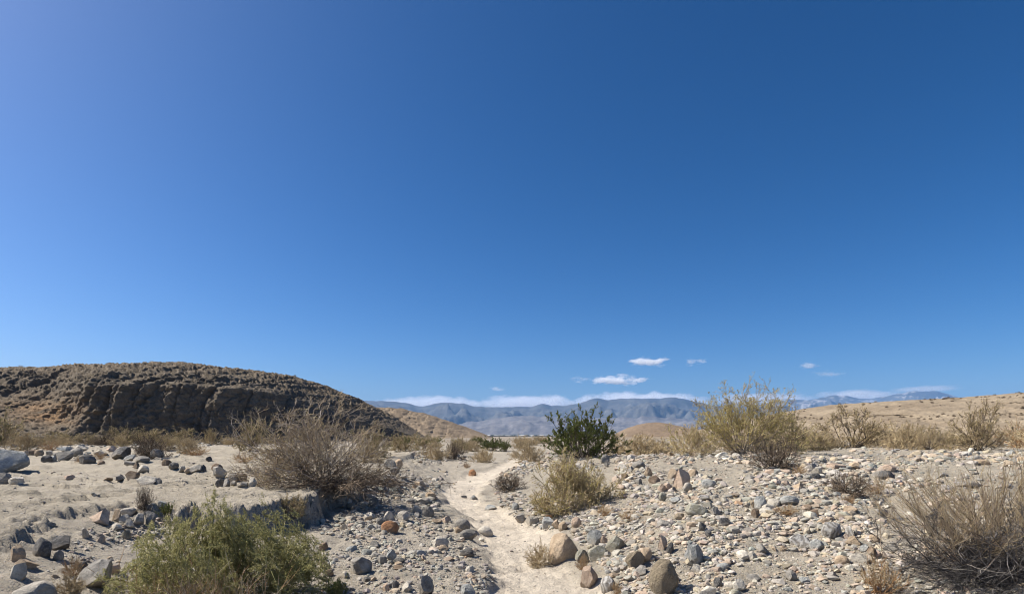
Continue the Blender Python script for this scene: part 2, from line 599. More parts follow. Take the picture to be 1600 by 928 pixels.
def zg_grid(x, y):
    """ground height read off the sheet itself (bilinear in angle and radius)"""
    x, y = np.asarray(x, float), np.asarray(y, float)
    a = np.arctan2(x, y)
    r = np.sqrt(x * x + y * y)
    i = np.clip(np.searchsorted(ang, a) - 1, 0, NA - 2)
    j = np.clip(np.searchsorted(rad, r) - 1, 0, NR - 2)
    fa = np.clip((a - ang[i]) / (ang[i + 1] - ang[i]), 0, 1)
    fr = np.clip((r - rad[j]) / (rad[j + 1] - rad[j]), 0, 1)
    return (GZ[i, j] * (1 - fa) * (1 - fr) + GZ[i + 1, j] * fa * (1 - fr) + GZ[i, j + 1] * (1 - fa) * fr + GZ[i + 1, j + 1] * fa * fr)


def ground_colour(x, y):
    ch = channel_mask(x, y)
    sd = terrace_sd(x, y)
    te = sstep(-0.1, 0.5, sd)
    r = np.sqrt(x * x + y * y)
    n = fbm(x * 0.7, y * 0.7, 11.0, 4)
    bank = np.array([0.40, 0.35, 0.268])
    bar = np.array([0.42, 0.37, 0.29])
    sand = np.array([0.60, 0.525, 0.42])
    silt = np.array([0.39, 0.342, 0.265])
    c = bar + (bank - bar) * sstep(-0.5, 1.0, x)[..., None]
    c = c + (silt - c) * te[..., None]
    pale = sstep(0.0, 0.6, n) * (1 - ch)
    c = c * (1 + 0.10 * pale[..., None])
    c = c + (sand - c) * ch[..., None]
    far = sstep(42, 100, r)
    c = c + (np.array([0.285, 0.24, 0.18]) - c) * far[..., None]
    peb = np.clip(0.75 - 0.62 * ch - 0.6 * te + 0.25 * n, 0.03, 1)
    peb = peb * (1 - 0.35 * sstep(4.0, 6.0, x) * sstep(0, 1, 14 - y))
    return np.concatenate([c, peb[..., None]], -1)


gcol = ground_colour(GX, GY).reshape(-1, 4)
gv = np.stack([GX, GY, GZ], -1).reshape(-1, 3)
gf = grid_faces(NA, NR, wrap=True)[:, ::-1]
centre = len(gv)
gv = np.vstack([gv, [[0, 0, zg(np.array([0.0]), np.array([0.0]))[0]]]])
gcol = np.vstack([gcol, gcol[:1]])
tri = np.array([[i * NR, ((i + 1) % NA) * NR, centre] for i in range(NA)])[:, ::-1]
ground = obj("ground", mesh_from("ground", gv, [gf, tri], gcol), M_GROUND)
kind(ground, "structure")


# ------------------------------------------------------------------ hills
def interp(px, pts):
    a = np.array(pts, float)
    return np.interp(px, a[:, 0], a[:, 1])


def smooth_interp(px, pts):
    """interp with rounded corners"""
    s = 0
    for o, w in ((-14, .1), (-7, .2), (0, .4), (7, .2), (14, .1)):
        s = s + w * interp(px + o, pts)
    return s


def ridge(px, base_d, sky_rows, setback, nv, profile, zbase):
    """a hill side seen from the wash: rows of points from its foot to its crest and down behind it.
    profile(px, v) gives (share of the setback, share of the height) for v in 0..1"""
    U, Vv = np.meshgrid(px, np.linspace(0, 1, nv), indexing='ij')
    D0 = base_d[:, None]
    H = (HORIZON - sky_rows) / F_PX * (base_d + setback) + EYE - zbase
    s, h = profile(U, Vv)
    D = D0 + s * setback[:, None]
    X = (U - 800) / F_PX * D
    Z = zbase + h * np.maximum(H, 0.05)[:, None]
    return U, Vv, X, D, Z


def rib(u, z):
    """sharp cuts between rounded ribs, 0 at a cut, 1 on a rib"""
    n = np.abs(perlin(u, z, 0.5)) * 2.2
    return np.sqrt(np.clip(n, 0, 1))


def prof_from(knots):
    k = np.array(knots, float)

    def f(U, v):
        return np.interp(v, k[:, 0], k[:, 1]), np.interp(v, k[:, 0], k[:, 2])
    return f


# dark bluff on the left
px = np.linspace(-420, 672, 800)
base_d = interp(px, [(-420, 60), (-100, 66), (0, 68), (200, 74), (350, 78), (450, 86), (550, 97), (620, 106), (672, 113)])
skyr = smooth_interp(px, [(-420, 588), (-100, 579), (0, 576), (40, 574), (100, 572.5), (200, 570), (280, 570), (320, 572.5), (350, 576), (420, 583), (460, 589), (500, 600), (540, 614),
                          (580, 632), (610, 647), (640, 666), (660, 679), (680, 692)])
setb = interp(px, [(-420, 26), (0, 26), (200, 24), (400, 24), (500, 22), (600, 16), (672, 6)])


def prof_bluff(U, v):
    cl = prof_from([(0, -0.14, -0.12), (0.08, 0.0, 0.0), (0.16, 0.08, 0.10), (0.5, 0.19, 0.60), (0.6, 0.34, 0.72), (0.76, 0.72, 0.92), (0.86, 1.0, 1.0), (0.93, 1.5, 0.99), (1, 2.6, 0.7)])
    sl = prof_from([(0, -0.25, -0.15), (0.08, 0.0, 0.0), (0.3, 0.30, 0.27), (0.5, 0.5, 0.48), (0.62, 0.62, 0.66), (0.76, 0.80, 0.88), (0.86, 1.0, 1.0), (0.93, 1.5, 0.99), (1, 2.6, 0.7)])
    rt = prof_from([(0, -0.2, -0.15), (0.08, 0.0, 0.0), (0.16, 0.08, 0.12), (0.38, 0.18, 0.40), (0.5, 0.32, 0.52), (0.7, 0.66, 0.80), (0.86, 1.0, 1.0), (0.93, 1.5, 0.99), (1, 2.6, 0.7)])
    a = cl(U, v)
    b = sl(U, v)
    c = rt(U, v)
    w = 1 - sstep(90, 190, U + 40 * v)
    w2 = sstep(400, 560, U)
    return [a[i] * (1 - w) * (1 - w2) + b[i] * w + c[i] * w2 * (1 - w) for i in (0, 1)]


U, Vv, X, D, Z = ridge(px, base_d, skyr, setb, 155, prof_bluff, 0.2)
on = sstep(0.06, 0.14, Vv) * (1 - sstep(0.8, 0.88, Vv))
cliffy = sstep(0.1, 0.2, Vv) * (1 - sstep(0.5, 0.72, Vv)) * sstep(100, 200, U)
sc = np.clip(Z.max(1) / 9.0, 0.1, 1)[:, None]
# gullies run down the face, ribs between them
wx = X + 1.1 * fbm(X * 0.12, Z * 0.10, 0.7, 3)
wl = wx - 0.6 * Z * (1 - cliffy)
g1 = rib(wl * 0.10, Z * 0.02 + 0.3)
g2 = rib(wl * 0.27 + 40, Z * 0.05 + 9.3)
g3 = rib(wl * 0.8 + 90, Z * 0.10 + 4.0)
g4 = fbm(X * 1.3, D * 1.1, Z * 1.3, 4)
g5 = ridged(X * 2.2, D * 1.5, Z * 2.2, 3)
push = on * sc * (-(1.3 + 1.1 * cliffy) * (g1 - 0.5) - (0.7 + 0.7 * cliffy) * (g2 - 0.5) - (0.32 + 0.6 * cliffy) * (g3 - 0.5) - 0.3 * g4 - 0.16 * g5)
D2 = D + push
# bedding: harder and softer beds make small ledges
q = Z * 0.9 + 0.5 * fbm(X * 0.08, Z * 0.3, 3.0, 3)
saw = q - np.floor(q)
D2 = D2 + on * 0.30 * (saw - 0.5) * np.clip(0.35 + 1.2 * fbm(X * 0.25, Z * 0.5, 6.0, 3), 0, 1)
upper = sstep(0.5, 0.62, Vv) * (1 - sstep(0.84, 0.88, Vv))
g6 = rib(wl * 0.5 + 17 + 0.8 * fbm(X * 0.3, Z * 0.6, 2.2, 2), Z * 0.25)
Z2 = Z + on * sc * ((0.10 + 0.2 * upper) * g4 + (0.12 + 0.12 * upper) * g5) + upper * sc * 0.5 * (g6 - 0.6) + (1 - on) * sc * 0.10 * fbm(X * 0.8, D * 0.8, 5.0, 3) * sstep(0.5, 0.8, Vv)
Z2 = Z2 + sc * 0.16 * fbm(X * 0.9, D * 0.25, 6.0, 3) * sstep(0.6, 0.8, Vv)
X2 = X + on * sc * 0.15 * fbm(X * 1.2, Z * 1.2, D * 0.4 + 20, 3)
c1 = np.array([0.178, 0.146, 0.107])
c2 = np.array([0.123, 0.10, 0.074])
top = np.array([0.17, 0.135, 0.096])
t = np.clip(0.5 + 0.6 * fbm(X * 0.25, Z * 0.9, D * 0.1, 4), 0, 1)[..., None]
C = c1 * (1 - t) + c2 * t
w = sstep(0.6, 0.8, Vv)[..., None]
C = C * (1 - w) + top * w * (0.85 + 0.3 * t)
# rusty fan of debris at the left foot
w = np.exp(-((U - 78 + (Vv - 0.35) * 160) / 50) ** 2 - ((Vv - 0.36) / 0.13) ** 2)[..., None] * np.clip(0.75 + 0.8 * fbm(X * 0.4, Z * 0.8, 3, 3), 0, 1)[..., None]
C = C * (1 - 0.75 * w) + np.array([0.40, 0.235, 0.11]) * 0.75 * w
bluff = obj("bluff", mesh_from("bluff", np.stack([X2, D2, Z2], -1).reshape(-1, 3), grid_faces(*U.shape)[:, ::1], C.reshape(-1, 3)), M_BLUFF)
kind(bluff, "structure")
BLUFF_CREST = (px, X2[:, 132], D2[:, 132], Z2[:, 132])
bsel = (Vv > 0.66) & (Vv < 0.86) & (U > 330) & (U < 640)
BLUFF_SLOPE = np.stack([U[bsel], X2[bsel], D2[bsel], Z2[bsel]], -1)


def plain_hill(name, px, base, rows, setback, nv, knots, zbase, gully, c1, c2, m, gs=1.0, beds=0.0, crest_rough=0.15):
    base_d = interp(px, base)
    U, Vv, X, D, Z = ridge(px, base_d, smooth_interp(px, rows), interp(px, setback), nv, prof_from(knots), zbase)
    on = sstep(0.03, 0.2, Vv) * (1 - sstep(0.72, 0.85, Vv))
    sc = np.clip((Z.max(1) - zbase) / (Z.max() - zbase), 0.05, 1)[:, None]
    wx = X + 2.0 / gs * fbm(X * 0.06 * gs, Z * 0.08 * gs, 0.7, 3)
    g1 = rib(wx * 0.12 * gs, Z * 0.03 * gs) + 0.5 * rib(wx * 0.34 * gs + 30, Z * 0.06 * gs) + 0.25 * rib(wx * 0.9 * gs + 60, Z * 0.12 * gs) - 0.4
    g3 = fbm(X * 0.8 * gs, D * 0.8 * gs, Z * 0.8 * gs, 4)
    D2 = D - on * sc * gully * ((g1 - 0.5) + 0.15 * g3)
    if beds:
        q = Z * 0.75 + 0.6 * fbm(X * 0.06, D * 0.06, 3.0, 3)
        bed = 2.4 * (q - np.floor(q) - 0.5) + 0.5 * np.sin(Z * 13 + 2 * fbm(X * 0.1, Z * 0.2, 9.0, 2))
        amp = np.clip(0.4 + 1.2 * fbm(X * 0.08, Z * 0.3, 7.0, 3), 0, 1.3)
        D2 = D2 + on * beds * bed * amp
    Z2 = Z + on * sc * 0.03 * gully * g3 + sc * crest_rough * fbm(X * 0.5 * gs, D * 0.3 * gs, 6.0, 4)
    t = np.clip(0.5 + 0.7 * fbm(X * 0.15 * gs, Z * 0.5 * gs, D * 0.1 * gs, 4), 0, 1)[..., None]
    C = np.array(c1) * (1 - t) + np.array(c2) * t
    o = obj(name, mesh_from(name, np.stack([X, D2, Z2], -1).reshape(-1, 3), grid_faces(*U.shape), C.reshape(-1, 3)), m)
    kind(o, "structure")
    return U, Vv, X, D2, Z2


KN = [(0, -0.1, -0.1), (0.06, 0, 0), (0.3, 0.3, 0.36), (0.55, 0.6, 0.7), (0.7, 0.82, 0.92), (0.82, 1, 1), (0.9, 1.4, 0.97), (1, 2.4, 0.6)]
# tan badland ridge behind the bluff's end
plain_hill("hill", np.linspace(520, 800, 320), [(520, 190), (800, 215)],
           [(520, 632), (590, 636), (625, 638), (660, 645), (700, 657), (740, 671), (765, 681), (780, 690), (800, 700)],
           [(520, 60), (800, 40)], 95, KN, -1.0, 5.5, (0.27, 0.21, 0.145), (0.19, 0.145, 0.1), M_HILL, gs=0.55, crest_rough=0.5)
# rounded brown mound in the middle distance
plain_hill("hill", np.linspace(905, 1150, 220), [(905, 250), (1150, 250)],
           [(905, 700), (940, 690), (962, 677), (980, 668), (1000, 662), (1022, 659), (1040, 661), (1060, 665), (1100, 674), (1150, 690)],
           [(905, 20), (1020, 60), (1150, 20)], 60, KN, -1.2, 2.0, (0.25, 0.185, 0.125), (0.2, 0.148, 0.1), M_HILL, gs=0.4, crest_rough=0.25)
# broad tan slope on the right, bedded and dotted with shrubs
RH = plain_hill("hill", np.linspace(960, 2150, 540), [(960, 170), (1120, 150), (1250, 130), (1400, 112), (1600, 98), (2150, 84)],
                [(960, 702), (1040, 684), (1120, 664), (1180, 652), (1250, 639), (1300, 632), (1400, 626), (1480, 622), (1600, 613), (1800, 600), (2150, 596)],
                [(1120, 40), (1600, 34), (2150, 30)], 115, KN, -0.2, 2.4, (0.315, 0.255, 0.18), (0.22, 0.173, 0.12), M_HILL, gs=0.9, beds=0.5, crest_rough=0.16)


# ------------------------------------------------------------------ mountains across the valley
def mountain(name, px, rows, d0, depth, zb, c1, c2, seed, nv=80, snow=None):
    U, Vv = np.meshgrid(px, np.linspace(0, 1, nv), indexing='ij')
    crest = 0.62
    s = Vv
    D = d0 + depth * s
    X = (U - 800) / F_PX * D
    dc = d0 + depth * crest
    Hc = (HORIZON - interp(px, rows))[:, None] / F_PX * dc + EYE - zb
    up = np.where(s < crest, (s / crest) ** 1.15, 1 - 0.8 * ((s - crest) / (1 - crest)))
    k = 1 / 1500.0
    rg = ridged(X * k + seed, D * k, 0, 5, 0.55)
    fine = fbm(X * k * 5 + seed, D * k * 5, 0, 4)
    cut = (1 - np.exp(-((s - crest) / 0.16) ** 2))
    Z = zb + Hc * (up * (1 - 0.34 * cut) + 0.42 * cut * (rg - 0.75) * sstep(0, 0.25, s) + 0.05 * fine * sstep(0, 0.15, s) * (0.15 + cut))
    edge = sstep(0, 0.02, (U - px[0]) / (px[-1] - px[0])) * sstep(0, 0.02, (px[-1] - U) / (px[-1] - px[0]))
    Z = np.maximum(Z, zb - 60)
    t = np.clip(0.5 + 0.55 * (rg - 0.7) + 0.5 * fine, 0, 1)[..., None]
    C = np.array(c1) * (1 - t) + np.array(c2) * t
    if snow is not None:
        w = (sstep(snow[0], snow[0] + 0.1, fine + 0.35 * (rg - 0.7)) * sstep(0.3, 0.7, up))[..., None]
        C = C * (1 - w) + np.array(snow[1]) * w
    o = obj(name, mesh_from(name, np.stack([X, D, Z], -1).reshape(-1, 3), grid_faces(*U.shape), C.reshape(-1, 3)), M_MOUNT)
    kind(o, "structure")


R1 = [(200, 640), (450, 630), (540, 626), (570, 626), (600, 626), (625, 628), (650, 633), (662, 635), (680, 630), (705, 629), (722, 630), (742, 635), (780, 636), (800, 635.5), (830, 635),
      (850, 630), (862, 634), (880, 634), (905, 630), (920, 624), (937, 622), (950, 624.5), (985, 622), (1010, 623), (1040, 621), (1056, 621), (1080, 626), (1100, 630), (1150, 638), (1250, 650), (1400, 665)]
jit = lambda R, a, s: [(p, q + a * float(fbm(p * 0.05 + s, s, 0, 4))) for p in np.linspace(R[0][0], R[-1][0], 420) for q in [np.interp(p, [r[0] for r in R], [r[1] for r in R])]]
mountain("mountains", np.linspace(200, 1400, 440), jit(R1, 1.8, 3.0), 9500, 6000, -62, (0.045, 0.052, 0.055), (0.10, 0.10, 0.095), 4.0)
R2 = [(560, 680), (660, 668), (720, 662), (760, 655), (800, 649), (860, 650), (900, 654), (960, 652), (1020, 650), (1080, 655), (1150, 660), (1250, 672), (1350, 682)]
mountain("mountains", np.linspace(560, 1350, 300), jit(R2, 3.0, 9.0), 7600, 2600, -62, (0.105, 0.10, 0.10), (0.175, 0.162, 0.155), 17.0, nv=60)
R3 = [(1000, 650), (1100, 640), (1160, 634), (1200, 630), (1225, 622), (1238, 624), (1262, 625), (1290, 620), (1305, 616.5), (1325, 619), (1345, 623), (1360, 623), (1385, 619), (1402, 615), (1415, 612),
      (1440, 611), (1462, 610), (1475, 613), (1490, 619), (1520, 626), (1600, 636), (1800, 640)]
mountain("mountains", np.linspace(1000, 1800, 340), jit(R3, 1.4, 21.0), 13500, 6500, -62, (0.045, 0.052, 0.058), (0.085, 0.09, 0.09), 31.0, snow=(0.42, (0.28, 0.27, 0.265)))

# pale flat and dark tree line far down the valley
def low_band(name, d, x0, x1, h, depth, colr, seed, rough):
    n = 400
    xs = np.linspace(x0, x1, n)
    zb = -62 if d > 9000 else float(zg(np.array([0.0]), np.array([float(d)]))[0])
    hh = h * (1 + rough * fbm(xs / (h * 6), xs * 0 + seed, 0, 3))
    rows = [(0, -2), (0.0, 0.55), (0.12, 0.9), (0.3, 1.0), (1.0, 0.6)]
    V = []
    for sy, sz in rows:
        V.append(np.stack([xs, np.full(n, d + sy * depth), zb + (np.where(sz < 0, sz, hh * sz))], -1))
    V = np.stack(V, 1).reshape(-1, 3)
    C = np.tile(np.array(colr), (len(V), 1)) * (1 + 0.25 * fbm(V[:, 0] / 90, V[:, 1] / 60, V[:, 2] / 3, 3))[:, None]
    return obj(name, mesh_from(name, V, grid_faces(n, len(rows)), C), M_MOUNT)


kind(low_band("sand_flat", 4600, -1500, 1400, 9.0, 300, (0.62, 0.6, 0.56), 2.0, 0.5), "structure")
tl = low_band("tree_line", 6200, -2200, 2500, 17.0, 200, (0.035, 0.045, 0.03), 5.0, 0.5)
kind(tl, "stuff", "dark line of far trees across the valley floor below the mountains")
kind(low_band("scrub_flat", 2400, -700, 700, 4.0, 160, (0.10, 0.09, 0.07), 8.0, 0.8), "structure")

# ------------------------------------------------------------------ stones
def icosphere(sub):
    t = (1 + 5 ** 0.5) / 2
    V = [(-1, t, 0), (1, t, 0), (-1, -t, 0), (1, -t, 0), (0, -1, t), (0, 1, t), (0, -1, -t), (0, 1, -t), (t, 0, -1), (t, 0, 1), (-t, 0, -1), (-t, 0, 1)]
    V = [np.array(v) / np.linalg.norm(v) for v in V]
    F = [(0, 11, 5), (0, 5, 1), (0, 1, 7), (0, 7, 10), (0, 10, 11), (1, 5, 9), (5, 11, 4), (11, 10, 2), (10, 7, 6), (7, 1, 8), (3, 9, 4), (3, 4, 2), (3, 2, 6), (3, 6, 8), (3, 8, 9),
         (4, 9, 5), (2, 4, 11), (6, 2, 10), (8, 6, 7), (9, 8, 1)]
    for _ in range(sub):
        cache, G = {}, []

        def mid(a, b):
            k = (min(a, b), max(a, b))
            if k not in cache:
                m = V[a] + V[b]
                V.append(m / np.linalg.norm(m))
                cache[k] = len(V) - 1
            return cache[k]
        for a, b, c in F:
            ab, bc, ca = mid(a, b), mid(b, c), mid(c, a)
            G += [(a, ab, ca), (b, bc, ab), (c, ca, bc), (ab, bc, ca)]
        F = G
    return np.array(V), np.array(F)


def rock_shape(seed, sub, angular, V0):
    """a ball cut by planes (breakage) and roughened, filling the unit cube"""
    r = np.random.RandomState(seed)
    V = V0.copy()
    n = r.randint(9, 15)
    for k in range(n):
        d = r.normal(size=3)
        d /= np.linalg.norm(d)
        off = r.uniform(0.40, 0.72) if angular else r.uniform(0.62, 0.88)
        V = V - np.maximum(V @ d - off, 0)[:, None] * d * (0.97 if angular else 0.8)
    o = seed * 7.3
    nn = fbm(V[:, 0] * 1.6 + o, V[:, 1] * 1.6, V[:, 2] * 1.6, 3)
    V = V * (1 + (0.10 if angular else 0.07) * nn)[:, None]
    if sub >= 3:
        V = V * (1 + 0.03 * fbm(V[:, 0] * 6 + o, V[:, 1] * 6, V[:, 2] * 6, 3))[:, None]
    V -= (V.max(0) + V.min(0)) / 2
    return V / (V.max(0) - V.min(0))


V3, F3 = icosphere(3)
ROUND = [rock_shape(100 + k, 3, False, V3) for k in range(7)]
SHARP = [rock_shape(200 + k, 3, True, V3) for k in range(11)]
_cache = {}


def rock_mesh(shape, k, kind_):
    key = (shape, k, kind_)
    if key not in _cache:
        V = (ROUND if shape == 'r' else SHARP)[k]
        _cache[key] = mesh_from("stone", V, F3)
        _cache[key].set_sharp_from_angle(angle=math.radians(24 if shape == 's' else 40))
        _cache[key].materials.append(ROCK[kind_])
    return _cache[key]


rrock = random.Random(5)
ROCKS_AT = []     # (x, y, radius) so that gravel and other stones can keep clear


def put_rock(name, x0, x1, y0, y1, kind_, shape, label, group=None, depth=0.85, tilt=0.0, lift=0.0):
    bx, by, bz = hit((x0 + x1) / 2, y1)
    d = by
    w = (x1 - x0) / F_PX * d
    h = (y1 - y0) / F_PX * d
    k = rrock.randrange(7 if shape == 'r' else 11)
    dep = w * depth * rrock.uniform(0.85, 1.15)
    cy = by + dep * 0.42
    cx = (bx / by) * cy
    gz = float(zg(np.array([cx]), np.array([cy]))[0])
    gz = min(max(gz, bz - 0.05), bz + 0.12)
    H = max(h - 0.14 * dep, 0.5 * h) * 1.4
    o = obj(name, rock_mesh(shape, k, kind_))
    a = rrock.uniform(-0.5, 0.5) + rrock.choice((0, math.pi))
    o.rotation_euler = (rrock.uniform(-0.2, 0.2) + tilt, rrock.uniform(-0.15, 0.15), a)
    o.scale = (w * 1.04, dep, H)
    o.location = (cx, cy, bz + H * 0.5 - 0.28 * h + lift)
    tag(o, label, "boulder" if name == "boulder" else "rock", group)
    ROCKS_AT.append((cx, cy, max(w, dep) * 0.5))
    return o


